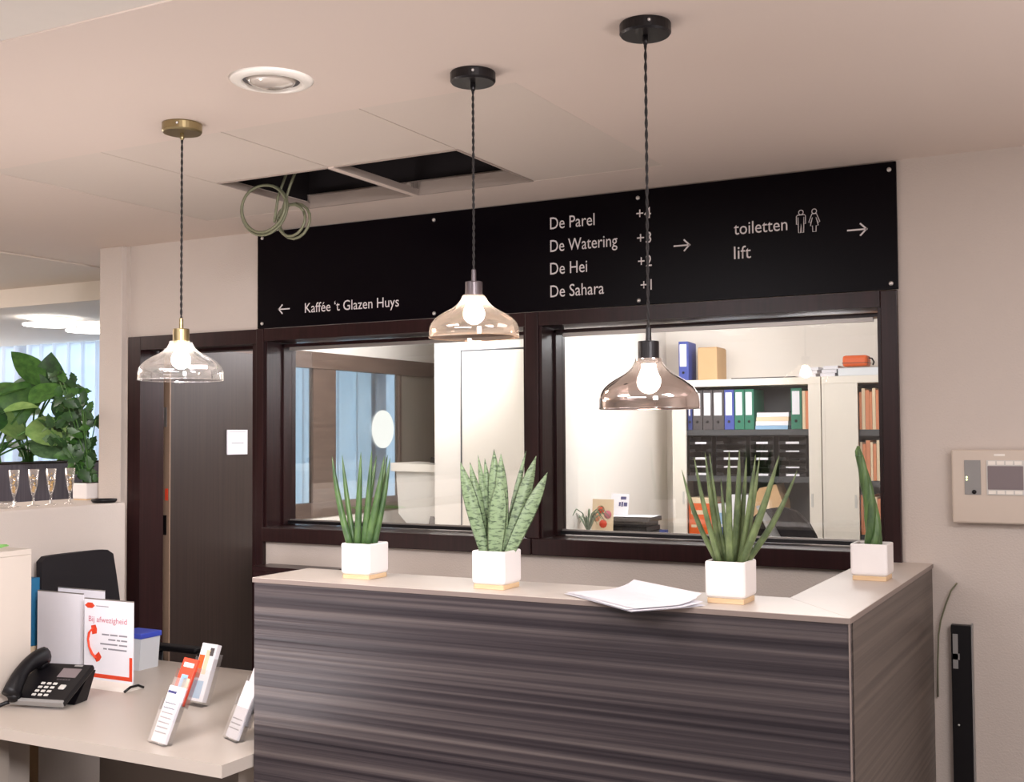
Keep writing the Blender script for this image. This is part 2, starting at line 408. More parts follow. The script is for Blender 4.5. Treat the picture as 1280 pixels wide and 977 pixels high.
struct(B('wall_cafe_side', -12.1, -12, -3.2, 7.3, 0, 2.9, M['wall']))
struct(B('wall_cafe_end', -4.74, -4.705, 7.12, 7.3, 0, 2.8, M['taupe']))
# office walls
struct(B('wall_office_back', -4.72, 3.1, 8.4, 8.5, 0, 2.8, M['officewall']))
struct(B('wall_office_side', -3.26, -3.16, 6.4, 8.4, 0, 2.8, M['officewall']))
struct(B('wall_office_right', 1.5, 1.6, 4.36, 8.4, 0, 2.8, M['officewall']))
stub = struct(B('wall_office_partition', -3.88, -3.016, 6.2, 6.39, 0, 2.8, M['officewall']))
MB().box(-3.672, -3.19, 6.188, 6.2, 0.1, 2.265).build('cupboard_door', M['cabinet'], stub)
MB().box(-3.685, -3.675, 6.19, 6.2, 0.1, 2.278).box(-3.675, -3.17, 6.19, 6.2, 2.268, 2.278).build('door_gap', M['cabdark'], stub)
# office left wall with interior glazing
ol = MB(); ol.box(-4.70, -4.60, 4.36, 8.4, 0, 1.23).box(-4.70, -4.60, 4.36, 8.4, 2.285, 2.8).box(-4.70, -4.60, 4.36, 5.0, 1.23, 2.285)
ol.box(-4.70, -4.60, 7.5, 8.4, 1.23, 2.285)
struct(ol.build('wall_office_left', M['officewall']))
M['wood2'] = grain('office_window_wood', '#5a4a42', '#6c5b51', (40, 3, 40), rough=0.4)
iw = struct(link('window_3', None), 'interior glazing with brown wooden frame on the left wall of the office')
B('frame_rail', -4.65, -4.59, 5.0, 7.5, 2.18, 2.285, M['wood2'], iw)
B('frame_rail', -4.65, -4.59, 5.0, 7.5, 1.23, 1.325, M['wood2'], iw)
for (a, b) in ((5.0, 5.05), (5.90, 6.137), (6.883, 6.91), (7.42, 7.5)):
    B('frame_post', -4.635, -4.60, a, b, 1.325, 2.18, M['wood2'], iw)
for (a, b) in ((5.05, 5.90), (6.137, 6.883)):
    B('pane', -4.62, -4.614, a, b, 1.325, 2.18, M['pane'], iw)
B('frame_panel', -4.66, -4.63, 6.91, 7.42, 1.325, 2.18, M['taupe'], iw)
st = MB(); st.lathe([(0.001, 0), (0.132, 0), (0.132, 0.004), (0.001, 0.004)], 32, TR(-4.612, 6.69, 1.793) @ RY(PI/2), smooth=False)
tag(st.build('reflection_disc', M['reflectdisc']), 'round white glowing disc standing in for a lamp reflection on the interior office glazing', 'lamp')  # glowing disc put in place of a ceiling light's reflection in the pane

# ------------------------------------------------------------------ window_1 / window_2 in back wall
def window(n, label, x0, x1, glassfix=True):
    r = struct(link('window_%d' % n, None), label)
    # deep wenge lining
    B('lining', x0-0.002, x0+0.012, 4.19, 4.40, 1.33, 2.19, M['wood'], r)
    B('lining', x1-0.012, x1+0.002, 4.19, 4.40, 1.33, 2.19, M['wood'], r)
    s = MB(); s.box(x0+0.012, x0+0.022, 4.30, 4.385, 1.338, 2.182).box(x1-0.034, x1-0.012, 4.30, 4.385, 1.338, 2.182)
    s.build('sash', M['wood'], r)
    B('sash_rail', x0+0.012, x1-0.012, 4.33, 4.385, 1.338, 1.352, M['black'], r)
    B('sash_rail', x0+0.012, x1-0.012, 4.30, 4.385, 2.168, 2.182, M['wood'], r)
    B('glazing_bead', x0+0.022, x1-0.034, 4.345, 4.352, 1.352, 1.358, M['alu'], r)
    B('pane', x0+0.022, x1-0.034, 4.355, 4.361, 1.352, 2.168, M['pane'], r)
    B('blind_rail', x0+0.05, x1-0.05, 4.305, 4.325, 2.152, 2.167, M['alu'], r)
    return r
w1 = window(1, 'left office window in dark wenge frame under the black sign', -3.548, -2.181)
w2 = window(2, 'right office window in dark wenge frame under the black sign', -2.121, -0.775)
B('frame_post', -3.592, -3.548, 4.178, 4.40, 0, 2.248, M['wood'], w1, bev=0.003)
B('frame_post', -2.181, -2.121, 4.178, 4.40, 1.33, 2.246, M['wood'], w1, bev=0.003)
B('frame_post', -0.775, -0.718, 4.178, 4.40, 1.05, 2.246, M['wood'], w2, bev=0.003)
B('frame_head', -3.546, -2.183, 4.180, 4.40, 2.19, 2.246, M['wood'], w1)
B('frame_head', -2.119, -0.777, 4.180, 4.40, 2.19, 2.246, M['wood'], w2)
B('window_sill', -3.546, -2.152, 4.165, 4.40, 1.265, 1.332, M['wood'], w1, bev=0.004)
B('window_sill', -2.150, -0.777, 4.165, 4.40, 1.265, 1.332, M['wood'], w2, bev=0.004)

# ------------------------------------------------------------------ door_1
dr = struct(link('door_1', None), 'dark brown veneered door standing open into the office')
j = MB(); j.box(-4.42, -4.335, 4.185, 4.25, 0, 2.247).box(-4.42, -4.352, 4.25, 4.36, 0, 2.2); j.build('door_jamb', M['wood'], dr)
B('door_head', -4.333, -3.594, 4.185, 4.28, 2.18, 2.247, M['wood'], dr)
B('door_head', -4.313, -3.63, 4.29, 4.36, 2.165, 2.247, M['wood'], dr)
B('door_jamb', -3.63, -3.594, 4.20, 4.36, 0, 2.18, M['wood'], dr)
lf = B('door_leaf', -4.389, -4.346, 4.402, 5.25, 0.01, 2.212, M['doorwood'], dr)
B('leaf_edge', -4.388, -4.344, 4.394, 4.402, 0.01, 2.212, M['dooredge'], lf)
for z in (0.35, 1.30, 1.85):
    h = MB(); h.lathe([(0.009, -0.05), (0.009, 0.05)], 10, TR(-4.392, 4.388, z)).box(-4.388, -4.362, 4.391, 4.394, z-0.05, z+0.05)
    h.build('hinge', M['alu'] if z > 1.5 else M['blackmetal'], lf)
B('red_sticker', -4.372, -4.352, 4.392, 4.394, 1.425, 1.485, M['red'], lf)
sp = B('room_plate', -4.346, -4.338, 4.817, 4.978, 1.65, 1.785, M['paper'], lf)
B('print_line', -4.338, -4.337, 4.85, 4.945, 1.712, 1.715, M['greytxt'], sp)
B('print_line', -4.338, -4.337, 4.83, 4.965, 1.772, 1.774, M['greytxt'], sp)

# ------------------------------------------------------------------ sign
sg = thing('wayfinding_sign', 'long black wayfinding sign with white lettering above the office windows', 'sign', (-2.15, 4.2, 2.25))
def SX(x): return x+2.15
def SZ(z): return z-2.25
B('sign_panel', SX(-3.591), SX(-0.715), -0.012, -0.001, SZ(2.250), SZ(2.699), M['sign'], sg, bev=0.001)
yt = -0.0125
for s, a, b, zb, cap in (('De Parel', -2.066, -1.869, 2.579, 0.048), ('De Watering', -2.066, -1.772, 2.487, 0.048), ('De Hei', -2.067, -1.903, 2.395, 0.048),
                    ('De Sahara', -2.067, -1.831, 2.303, 0.048), ('+4', -1.691, -1.630, 2.585, 0.043), ('+3', -1.689, -1.630, 2.489, 0.043),
                    ('+2', -1.686, -1.629, 2.398, 0.043), ('+1', -1.676, -1.630, 2.306, 0.041), ('toiletten', -1.301, -1.100, 2.490, 0.046),
                    ('lift', -1.302, -1.237, 2.399, 0.047), ("Kaff\u00e9e \u2018t Glazen Huys", -3.312, -2.800, 2.309, 0.044)):
    text_mesh('lettering', s, SX(a), SX(b), SZ(zb), cap, yt, M['letter'], sg, weight=0.001)
def arrow(x0, x1, z, hh, flip):
    mb = MB(); t = 0.0028
    xa, xb = (x0, x1) if not flip else (x1, x0); d = 1 if not flip else -1
    mb.box(min(xa, xb), max(xa, xb), yt-0.002, yt, z-t, z+t)
    for s in (1, -1):
        mb.prism([(xb, z+t*0.2), (xb-d*hh, z+s*hh), (xb-d*(hh+0.004), z+s*(hh-0.004)), (xb-d*0.007, z-s*t*0.2)], yt-0.002, yt, 'y')
    mb.build('arrow', M['letter'], sg)
arrow(SX(-1.539), SX(-1.472), SZ(2.467), 0.024, False)
arrow(SX(-0.886), SX(-0.815), SZ(2.469), 0.024, False)
arrow(SX(-3.467), SX(-3.401), SZ(2.333), 0.023, True)
# toilet figures, drawn as outlines
def outline(pts, x, z, sc, w=0.0016):
    mb = MB(); P = [Vector((x+a*sc, yt-0.001, z+b*sc)) for a, b in pts]
    P2 = P+[P[0], P[1]]
    mb.tube(P2, w, 5); return mb
man = [(-0.16, 0.78), (0.16, 0.78), (0.2, 0.72), (0.2, 0.38), (0.13, 0.38), (0.13, 0.68), (0.11, 0.0), (0.03, 0.0), (0.0, 0.38), (-0.03, 0.0), (-0.11, 0.0), (-0.13, 0.68), (-0.13, 0.38), (-0.2, 0.38), (-0.2, 0.72)]
wom = [(-0.1, 0.78), (0.1, 0.78), (0.24, 0.42), (0.17, 0.38), (0.08, 0.62), (0.17, 0.26), (0.08, 0.26), (0.07, 0.0), (-0.07, 0.0), (-0.08, 0.26), (-0.17, 0.26), (-0.08, 0.62), (-0.17, 0.38), (-0.24, 0.42)]
for nm, pts, cx in (('man_symbol', man, -1.050), ('woman_symbol', wom, -1.002)):
    mb = outline(pts, SX(cx), SZ(2.476), 0.083)
    c = Vector((SX(cx), yt-0.001, SZ(2.476)+0.074))
    mb.tube([c+Vector((math.cos(a)*0.0085, 0, math.sin(a)*0.0085)) for a in [2*PI*i/14 for i in range(15)]], 0.0016, 5)
    mb.build(nm, M['letter'], sg)
for x, z in ((-3.562, 2.671), (-3.562, 2.272), (-2.62, 2.669), (-2.62, 2.268), (-1.684, 2.668), (-1.684, 2.267), (-0.738, 2.671), (-0.738, 2.27)):
    MB().lathe([(0.008, 0), (0.008, 0.004), (0.005, 0.007), (0.001, 0.0075)], 12, TR(SX(x), -0.012, SZ(z)) @ RX(PI/2)).build('screw', M['screw'], sg)

# ------------------------------------------------------------------ pendant lamps
PROF = [(0.262, 0.927), (0.282, 0.86), (0.35, 0.753), (0.484, 0.645), (0.685, 0.538), (0.847, 0.43), (0.941, 0.323), (0.989, 0.215), (1.0, 0.08), (1.0, 0.0)]
def smooth_prof(P, n=3):
    out = []
    for i in range(len(P)-1):
        p0 = P[max(i-1, 0)]; p1 = P[i]; p2 = P[i+1]; p3 = P[min(i+2, len(P)-1)]
        for k in range(n):
            t = k/n; out.append(tuple(0.5*((2*p1[j])+(-p0[j]+p2[j])*t+(2*p0[j]-5*p1[j]+4*p2[j]-p3[j])*t*t+(-p0[j]+3*p1[j]-3*p2[j]+p3[j])*t**3) for j in (0, 1)))
    return out+[P[-1]]
def pendant(x, y, zr, Rr, H, label, cm, sm, gm, capr, caph, bm='bulb'):
    t = thing('pendant_lamp', label, 'lamp', (x, y, CZ), 0, 'pendant lamps over the counter')
    z = zr-CZ
    MB().lathe([(0.001, 0), (0.058, 0), (0.06, -0.003), (0.06, -0.024), (0.056, -0.029), (0.001, -0.029)], 40, smooth=False).build('canopy', cm, t)
    g = MB(); g.lathe([(0.006, -0.027), (0.007, -0.045), (0.004, -0.05)], 12); g.build('cord_grip', cm, t)
    MB().lathe([(0.001, 0), (0.0045, 0), (0.003, 0.004), (0.001, 0.005)], 10, TR(0.03, -0.0515, -0.012) @ RX(PI/2)).build('canopy_screw', M['screw'], t)
    top = z+H*0.927+caph
    c = MB(); n = int((-0.05-(top+0.012))/-0.006); n = 110
    for ph in (0, PI):
        c.tube([(0.0019*math.cos(ph+i*0.72), 0.0019*math.sin(ph+i*0.72), -0.047+(top+0.03+0.047)*i/n) for i in range(n+1)], 0.0021, 5)
    c.build('cord', M['cord'], t)
    s = MB(); s.lathe([(0.006, top+0.032), (0.007, top+0.002), (capr*0.97, top), (capr, top-0.003), (capr, top-caph+0.001), (capr*0.9, top-caph-0.012)], 28, smooth=False)
    s.build('socket', sm, t)
    sh = MB(); P = [(r*Rr, z+h*H) for r, h in smooth_prof(PROF)]
    sh.lathe(P, 64, cap=False); sh.build('lamp_shade', gm, t)
    rim = MB(); rim.tube([(Rr*math.cos(a), Rr*math.sin(a), z) for a in [2*PI*i/48 for i in range(49)]], 0.0015, 6, cap=False)
    rim.build('shade_rim', gm, t)
    b = MB(); bz = z+0.062; r = 0.028
    b.lathe([(0.001, bz-r)]+[(r*math.sin(a), bz-r*math.cos(a)) for a in [PI*i/10 for i in range(1, 8)]]+[(0.017, bz+0.032), (0.014, bz+0.042)], 24)
    b.build('light_bulb', M[bm], t)
    return t
pendant(-2.545, 2.62, 1.921, 0.1265, 0.127, 'leftmost pendant lamp, clear glass shade with brass canopy', M['brass'], M['brass'], M['glass_clear'], 0.0245, 0.038, 'bulb_bright')
pendant(-1.517, 2.62, 2.005, 0.1180, 0.118, 'middle pendant lamp, amber glass shade with black canopy', M['blackmetal'], M['smokeplastic'], M['glass_amber'], 0.023, 0.036)
pendant(-0.983, 2.50, 1.808, 0.1150, 0.124, 'rightmost and lowest pendant lamp, smoked mirror glass shade', M['blackmetal'], M['blackmetal'], M['glass_smoke'], 0.0245, 0.04)

# ------------------------------------------------------------------ ceiling vent
v = thing('ceiling_downlight', 'round white recessed fitting in the ceiling, unlit', 'downlight', (-2.02, 2.41, CZ))
MB().lathe([(0.078, -0.001), (0.078, -0.008), (0.084, -0.012), (0.105, -0.006), (0.113, 0.0)], 40).build('trim_ring', M['white'], v)
MB().lathe([(0.001, -0.020), (0.03, -0.019), (0.055, -0.012), (0.07, -0.001), (0.001, 0)], 36, cap=False).build('diffuser', mat('milky_diffuser', '#cfc4b8', 0.12, coat=1), v)
MB().lathe([(0.072, -0.002), (0.076, -0.002), (0.076, -0.0005), (0.072, -0.0005)], 36).build('shadow_gap', M['charcoal'], v)

# cable coil hanging from hatch
c = MB()
def ring(cx, cz, rx, rz_, y, t0, t1, n, tilt=0.05):
    return [(cx+rx*math.cos(t0+(t1-t0)*i/n), y+tilt*rx*math.sin(2*(t0+(t1-t0)*i/n)), cz+rz_*math.sin(t0+(t1-t0)*i/n)) for i in range(n+1)]
c.tube(ring(-2.905, 2.615, 0.106, 0.090, 3.42, 0.3, 2*PI*2+0.3, 60), 0.0055, 6)
c.tube(ring(-2.910, 2.612, 0.112, 0.096, 3.43, 1.0, 2*PI+1.0, 30), 0.0055, 6)
c.tube(ring(-2.795, 2.565, 0.066, 0.060, 3.45, 0.5, 2*PI+0.5, 16), 0.0055, 6)
c.tube(ring(-2.787, 2.563, 0.073, 0.067, 3.46, 1.5, 2*PI+1.5, 16), 0.0055, 6)
c.tube([(-2.86, 3.43, 2.56), (-2.85, 3.44, 2.66), (-2.84, 3.5, 2.80), (-2.6, 3.56, 2.95)], 0.0055, 6)
c.tube([(-2.84, 3.44, 2.58), (-2.80, 3.45, 2.70), (-2.76, 3.52, 2.9)], 0.0055, 6)
tag(c.build('cable_coil', M['wire']), 'coiled grey-green cable hanging out of the open ceiling hatch', 'cable')

# ------------------------------------------------------------------ reception counter
ct = thing('reception_counter', 'L-shaped reception counter clad in striped dark brown laminate', 'counter', (-1.55, 2.95, 0))
o = lambda x: x+1.55
p = lambda y: y-2.95
B('front_panel', o(-2.486), o(-0.624), p(2.887), p(2.925), 0, 1.286, M['counter'], ct)
B('side_panel', o(-0.662), o(-0.622), p(2.927), p(4.198), 0, 1.286, M['counterside'], ct)
B('end_panel', o(-2.486), o(-2.45), p(2.927), p(3.165), 0, 1.286, M['counter'], ct)
B('back_panel', o(-2.45), o(-0.85), p(3.13), p(3.163), 0, 1.286, M['counterside'], ct)
B('inner_panel', o(-0.845), o(-0.81), p(3.165), p(4.198), 0, 1.286, M['counterside'], ct)
B('corner_strip', o(-0.6235), o(-0.6195), p(2.8835), p(2.8875), 0, 1.286, M['edge'], ct)
wt = thing('counter_top', 'light beige L-shaped worktop on the striped reception counter', 'worktop', (-1.55, 2.95, 1.286))
mb = MB(); mb.prism([(o(-2.49), p(2.883)), (o(-0.6195), p(2.883)), (o(-0.8415), p(3.167)), (o(-2.49), p(3.167))], 0, 0.014); mb.build('worktop_panel', M['top'], wt)
mb = MB(); mb.prism([(o(-0.619), p(2.884)), (o(-0.619), p(4.198)), (o(-0.8405), p(4.198)), (o(-0.8405), p(3.168))], 0, 0.014); mb.build('worktop_panel', M['top'], wt)
MB().box(o(-2.491), o(-0.618), p(2.8825), p(2.883), -0.001, 0.0125).build('edge_band', M['edge'], wt)
MB().box(o(-0.619), o(-0.6183), p(2.883), p(4.198), -0.001, 0.0125).build('edge_band', M['edge'], wt)

# dark credenza behind counter at wall
cr = thing('low_cabinet', 'dark wood cabinet along the back wall, mostly hidden behind the counter', 'cabinet', (-2.7, 4.02, 0))
B('body', -0.80, -0.38, 0.04, 0.158, 0.0, 1.145, M['wood'], cr); B('cabinet_top', -0.805, -0.375, 0.035, 0.158, 1.147, 1.167, M['wood'], cr)

# ------------------------------------------------------------------ planted pots on the counter
def cube_pot(root, s=0.110, h=0.111, tray=0.014):
    r = s/2
    B('tray', -r+0.005, r-0.005, -r+0.005, r-0.005, 0, tray, M['bamboo'], root, bev=0.002)
    mb = MB(); b = 0.008; wl = 0.007
    def ringpts(q, rad, z, n=4):
        pts = []
        for cx, cy, a0 in ((q-rad, q-rad, 0), (-q+rad, q-rad, PI/2), (-q+rad, -q+rad, PI), (q-rad, -q+rad, 1.5*PI)):
            for k in range(n+1): a = a0+PI/2*k/n; pts.append(Vector((cx+rad*math.cos(a), cy+rad*math.sin(a), z)))
        return pts
    rings = [ringpts(r-0.006, b, tray+0.0005), ringpts(r-0.001, b, tray+0.006), ringpts(r, b, tray+0.012), ringpts(r, b, h-0.003), ringpts(r-0.002, b, h), ringpts(r-wl+0.001, b*0.6, h), ringpts(r-wl, b*0.6, h-0.003), ringpts(r-wl, b*0.6, h-0.02)]
    vs = [v for q in rings for v in q]; n = len(rings[0]); fs = [(k*n+i, k*n+(i+1) % n, (k+1)*n+(i+1) % n, (k+1)*n+i) for k in range(len(rings)-1) for i in range(n)]
    fs.append(tuple(range(n))[::-1]); mb.add(vs, fs)
    mb.build('pot', M['pot'], root)
    B('soil', -r+wl+0.0005, r-wl-0.0005, -r+wl+0.0005, r-wl-0.0005, h-0.021, h-0.012, M['soil'], root)
def spear(root, base, tip, r, mt, bend=0.0, up=None):
    """round spear leaf from base to tip, in the frame of the plant"""
    b = Vector(base); t = Vector(tip); side = Vector((0, 1, 0)) if up is None else up
    pts = []; rs = []; N = 9
    for i in range(N+1):
        s = i/N; q = b.lerp(t, s); q = q+(t-b).cross(side).normalized()*bend*math.sin(PI*s)
        pts.append(q); rs.append(r*(1.0-0.08*s)*(1-s**3.2)+0.0006)
    MB().tube(pts, rs, 8).build('leaf', mt, root)
def plane_pt(ang, h, z, d):
    """point h to the right and d towards the back, for a viewer at bearing ang"""
    return (h*math.cos(ang)-d*math.sin(ang), h*math.sin(ang)+d*math.cos(ang), z)
P1 = thing('potted_snake_plant', 'spear-leaved snake plant in white cube pot, leftmost on the counter', 'plant', (-2.163, 3.037, 1.30), 0, 'potted plants along the counter')
cube_pot(P1)
A1 = math.radians(35.2)
for i, (tx, tz, bx) in enumerate(((-0.103, 0.385, -0.045), (-0.072, 0.388, -0.032), (-0.012, 0.397, -0.024), (0.022, 0.404, -0.004), (0.038, 0.387, -0.010), (0.062, 0.385, 0.006), (0.080, 0.378, 0.026), (0.073, 0.387, 0.016))):
    d = [0.0, 0.015, -0.01, -0.012, 0.012, -0.02, -0.012, 0.02][i]
    spear(P1, plane_pt(A1, bx, 0.095, d*0.8), plane_pt(A1, tx, tz, d*1.6), [0.0105, 0.009, 0.0105, 0.0105, 0.009, 0.012, 0.011, 0.010][i], M['spear'], [0.008, 0.004, 0, -0.003, 0, -0.004, -0.004, 0][i])
P3 = thing('potted_snake_plant', 'wide fan of spiky grey-green leaves in white pot beside the papers', 'plant', (-0.962, 3.028, 1.30), 0, 'potted plants along the counter')
cube_pot(P3)
A3 = math.radians(17.5)
for i, (tx, tz, bx) in enumerate(((-0.128, 0.352, -0.030), (-0.093, 0.387, -0.026), (-0.065, 0.397, -0.021), (-0.053, 0.395, -0.014), (-0.024, 0.328, -0.008), (0.0, 0.403, -0.002), (0.027, 0.405, 0.009), (0.046, 0.385, 0.017), (0.069, 0.392, 0.022), (0.081, 0.387, 0.028), (0.129, 0.392, 0.024), (0.178, 0.350, 0.034))):
    d = [0.01, -0.01, 0.015, 0.02, 0.025, -0.02, 0.01, 0.022, -0.005, 0.02, -0.022, 0.005][i]
    spear(P3, plane_pt(A3, bx, 0.095, d), plane_pt(A3, tx, tz, d*2.2), [0.007, 0.0075, 0.008, 0.0075, 0.006, 0.0095, 0.010, 0.008, 0.0085, 0.008, 0.0105, 0.0085][i], M['spear2'], [0.012, 0.006, 0.004, 0.004, 0, 0.002, -0.002, -0.002, -0.004, -0.003, -0.006, -0.012][i])
# banded material of the broad-leaved plant
def banded():
    m = bpy.data.materials.new('mottled_snake_leaf'); m.use_nodes = True; nt = m.node_tree; b = nt.nodes['Principled BSDF']
    b.inputs['Roughness'].default_value = 0.4
    tc = nt.nodes.new('ShaderNodeTexCoord'); mp = nt.nodes.new('ShaderNodeMapping'); mp.inputs['Scale'].default_value = (55, 55, 150)
    n = nt.nodes.new('ShaderNodeTexNoise'); n.inputs['Scale'].default_value = 1; n.inputs['Detail'].default_value = 3; n.inputs['Distortion'].default_value = 0.6
    r = nt.nodes.new('ShaderNodeValToRGB'); e = r.color_ramp.elements
    e[0].position = 0.34; e[0].color = lin('#44563d'); e[1].position = 0.52; e[1].color = lin('#869c76')
    nt.links.new(tc.outputs['Object'], mp.inputs['Vector']); nt.links.new(mp.outputs[0], n.inputs['Vector']); nt.links.new(n.outputs['Fac'], r.inputs[0]); nt.links.new(r.outputs[0], b.inputs['Base Color'])
    return m
M['banded'] = banded()
P2 = thing('potted_snake_plant', 'broad mottled pale green leaves in white cube pot, second from left', 'plant', (-1.667, 3.005, 1.30), 0, 'potted plants along the counter')
cube_pot(P2)
A2 = math.radians(29.2)
def blade(root, ang, bx, bz, bd, tx, tz, td, wmax, mt, peak=0.35, twist=0.0, w0=0.5):
    b = Vector(plane_pt(ang, bx, bz, bd)); t = Vector(plane_pt(ang, tx, tz, td)); ax = (t-b).normalized()
    right = Vector((math.cos(ang+twist), math.sin(ang+twist), 0)); right = (right-ax*right.dot(ax)).normalized(); nrm = right.cross(ax)
    vs = []; fs = []; N = 12; K = 5
    for i in range(N+1):
        s = i/N
        if s < peak: w_ = w0+(1-w0)*math.sin(PI/2*s/peak)
        else: w_ = math.cos(PI/2*((s-peak)/(1-peak))**1.25)
        w_ = max(w_*wmax/2, 0.0004); c_ = b.lerp(t, s)
        for k in range(K):
            u = -1+2*k/(K-1); vs.append(c_+right*u*w_-nrm*(u*u-0.3)*w_*0.35+nrm*0.0)
        for k in range(K):
            u = 1-2*k/(K-1); vs.append(c_+right*u*w_*0.96-nrm*(u*u-0.3)*w_*0.35-nrm*(-0.0025)*(1-abs(u)**3))
    n = 2*K
    for i in range(N):
        for k in range(n): fs.append((i*n+k, i*n+(k+1) % n, (i+1)*n+(k+1) % n, (i+1)*n+k))
    fs.append(tuple(range(n))[::-1]); fs.append(tuple(range(N*n, N*n+n)))
    mb = MB(); mb.add(vs, fs, True); return mb.build('leaf', mt, root)
S2 = -0.0665
for (tx, tz, bx, d, td, wd, tw) in ((-0.039, 0.371, 0.036, 0.0, -0.01, 0.036, 0.1), (-0.011, 0.368, 0.045, 0.015, 0.02, 0.030, 0.3), (0.013, 0.39, 0.055, 0.03, 0.03, 0.020, 0.2), (0.033, 0.38, 0.058, 0.025, 0.03, 0.024, 0),
                                 (0.061, 0.407, 0.064, 0.01, 0.01, 0.036, 0), (0.081, 0.394, 0.085, 0.0, 0.0, 0.036, 0.2), (0.079, 0.325, 0.061, -0.022, -0.03, 0.046, 0), (0.156, 0.40, 0.088, 0.02, 0.04, 0.020, 0.4), (0.186, 0.386, 0.094, 0.0, 0.02, 0.040, 0.2), (0.218, 0.339, 0.098, -0.015, -0.02, 0.036, -0.1)):
    blade(P2, A2, bx+S2, 0.092, d, tx+S2, tz, td, wd*1.18, M['banded'], 0.5, tw, 0.7)
# braided plant
P4 = thing('potted_snake_plant', 'tall braided dark green stem in white pot at the wall end of the counter', 'plant', (-0.720, 3.678, 1.30), 0, 'potted plants along the counter')
cube_pot(P4)
A4 = math.radians(11.1)
def cl4(s):
    K = [(0.004, 0.095), (0.006, 0.15), (0.0, 0.21), (-0.008, 0.262), (-0.018, 0.312), (-0.028, 0.360), (-0.036, 0.392)]
    f = s*(len(K)-1); i = min(int(f), len(K)-2); u = f-i
    return (K[i][0]*(1-u)+K[i+1][0]*u, K[i][1]*(1-u)+K[i+1][1]*u)
for k in range(4):
    pts = []; rs = []
    for i in range(29):
        s = i/28; hx, hz = cl4(s); a = 2*PI*k/4+s*5.2; rr = 0.013*(1-0.72*s)*(0.55+0.45*math.sin(PI*min(1, s*2.2+0.25)))+0.003
        pts.append(plane_pt(A4, hx+rr*math.cos(a), hz, rr*math.sin(a))); rs.append((0.0150*(1-0.55*s))*(0.8+0.3*math.sin(PI*s)))
    e = pts[-1]; pts.append((e[0]+(k-1.5)*0.003, e[1], e[2]+0.016)); rs.append(0.002)
    MB().tube(pts, rs, 8).build('stem', M['braid' if k % 2 else 'spear'], P4)
hx, hz = cl4(0.93)
MB().tube([(plane_pt(A4, hx+0.011*math.cos(a), hz, 0.011*math.sin(a))) for a in [2*PI*i/12 for i in range(13)]], 0.0022, 6).build('tie', M['leaf_grey'], P4)

# papers on the counter
ps = MB()
def sheet(mb, c, ang, w, d, z, lift):
    n = 8; vs = []; fs = []
    T = TR(*c, 0) @ RZ(ang)
    for j in range(n+1):
        for i in range(n+1):
            u = i/n-0.5; v = j/n-0.5
            zz = z+lift*(max(0, v-0.1)**2*4)+0.0
            vs.append(T @ Vector((u*w, v*d, zz)))
    for j in range(n):
        for i in range(n): a = j*(n+1)+i; fs.append((a, a+1, a+n+2, a+n+1))
    mb.add(vs, fs)
    o0 = len(vs); mb.add([v-Vector((0, 0, 0.0006)) for v in vs], [f[::-1] for f in fs])
pr_ = thing('paper_stack', 'loose stack of white A3 papers overhanging the counter front edge', 'papers', (-1.19, 2.965, 1.30))
for k, (dx, dy, a, w_, d_) in enumerate(((-0.019, -0.028, -0.66, 0.375, 0.222), (-0.021, -0.034, -0.64, 0.37, 0.215), (-0.030, -0.026, -0.69, 0.36, 0.21), (-0.012, -0.030, -0.62, 0.33, 0.205))):
    mb = MB(); sheet(mb, (dx, dy), a, w_, d_, 0.0012+0.0018*k, 0.004+0.012*k); mb.build('sheet', M['paper'], pr_)

# ------------------------------------------------------------------ desk zone
dk = thing('reception_desk', 'low light beige desk left of the striped counter', 'desk', (-3.2, 3.3, 0))
mb = MB(); mb.prism([(x+3.2, y-3.3) for x, y in ((-3.795, 2.75), (-2.495, 2.75), (-2.495, 3.905), (-4.175, 3.905), (-4.175, 3.125), (-3.795, 3.125))], 0.700, 0.74); mb.build('desk_top', M['desk'], dk)
B('leg', -0.62, -0.50, -0.42, -0.36, 0, 0.699, M['deskleg'], dk); B('leg', 0.55, 0.67, -0.30, -0.24, 0, 0.699, M['deskleg'], dk)
B('leg', -0.86, -0.78, 0.45, 0.53, 0, 0.699, M['deskleg'], dk)
B('modesty_panel', -0.48, 0.53, 0.05, 0.07, 0.08, 0.699, M['deskpanel'], dk)
hb = thing('side_counter', 'tall beige counter block at the left edge beside the phone', 'counter', (-4.0, 2.2, 0))
B('body', -0.30, 0.20, -1.2, 0.914, 0, 1.295, M['desk'], hb, bev=0.002); B('counter_top', -0.30, 0.20, -1.2, 0.914, 1.2955, 1.317, M['desk'], hb, bev=0.002)
gp = MB(); gp.box(-0.10, 0.10, -0.14, 0.14, 0.0, 0.004); gp.box(-0.095, 0.10, -0.145, 0.135, 0.0045, 0.007, RZ(0.04))
gg = tag(gp.build('paper_pad', M['lime']), 'lime green papers on the tall side counter', 'papers'); gg.location = (-4.0, 2.98, 1.317); gg.rotation_euler = (0, 0, 0.5)

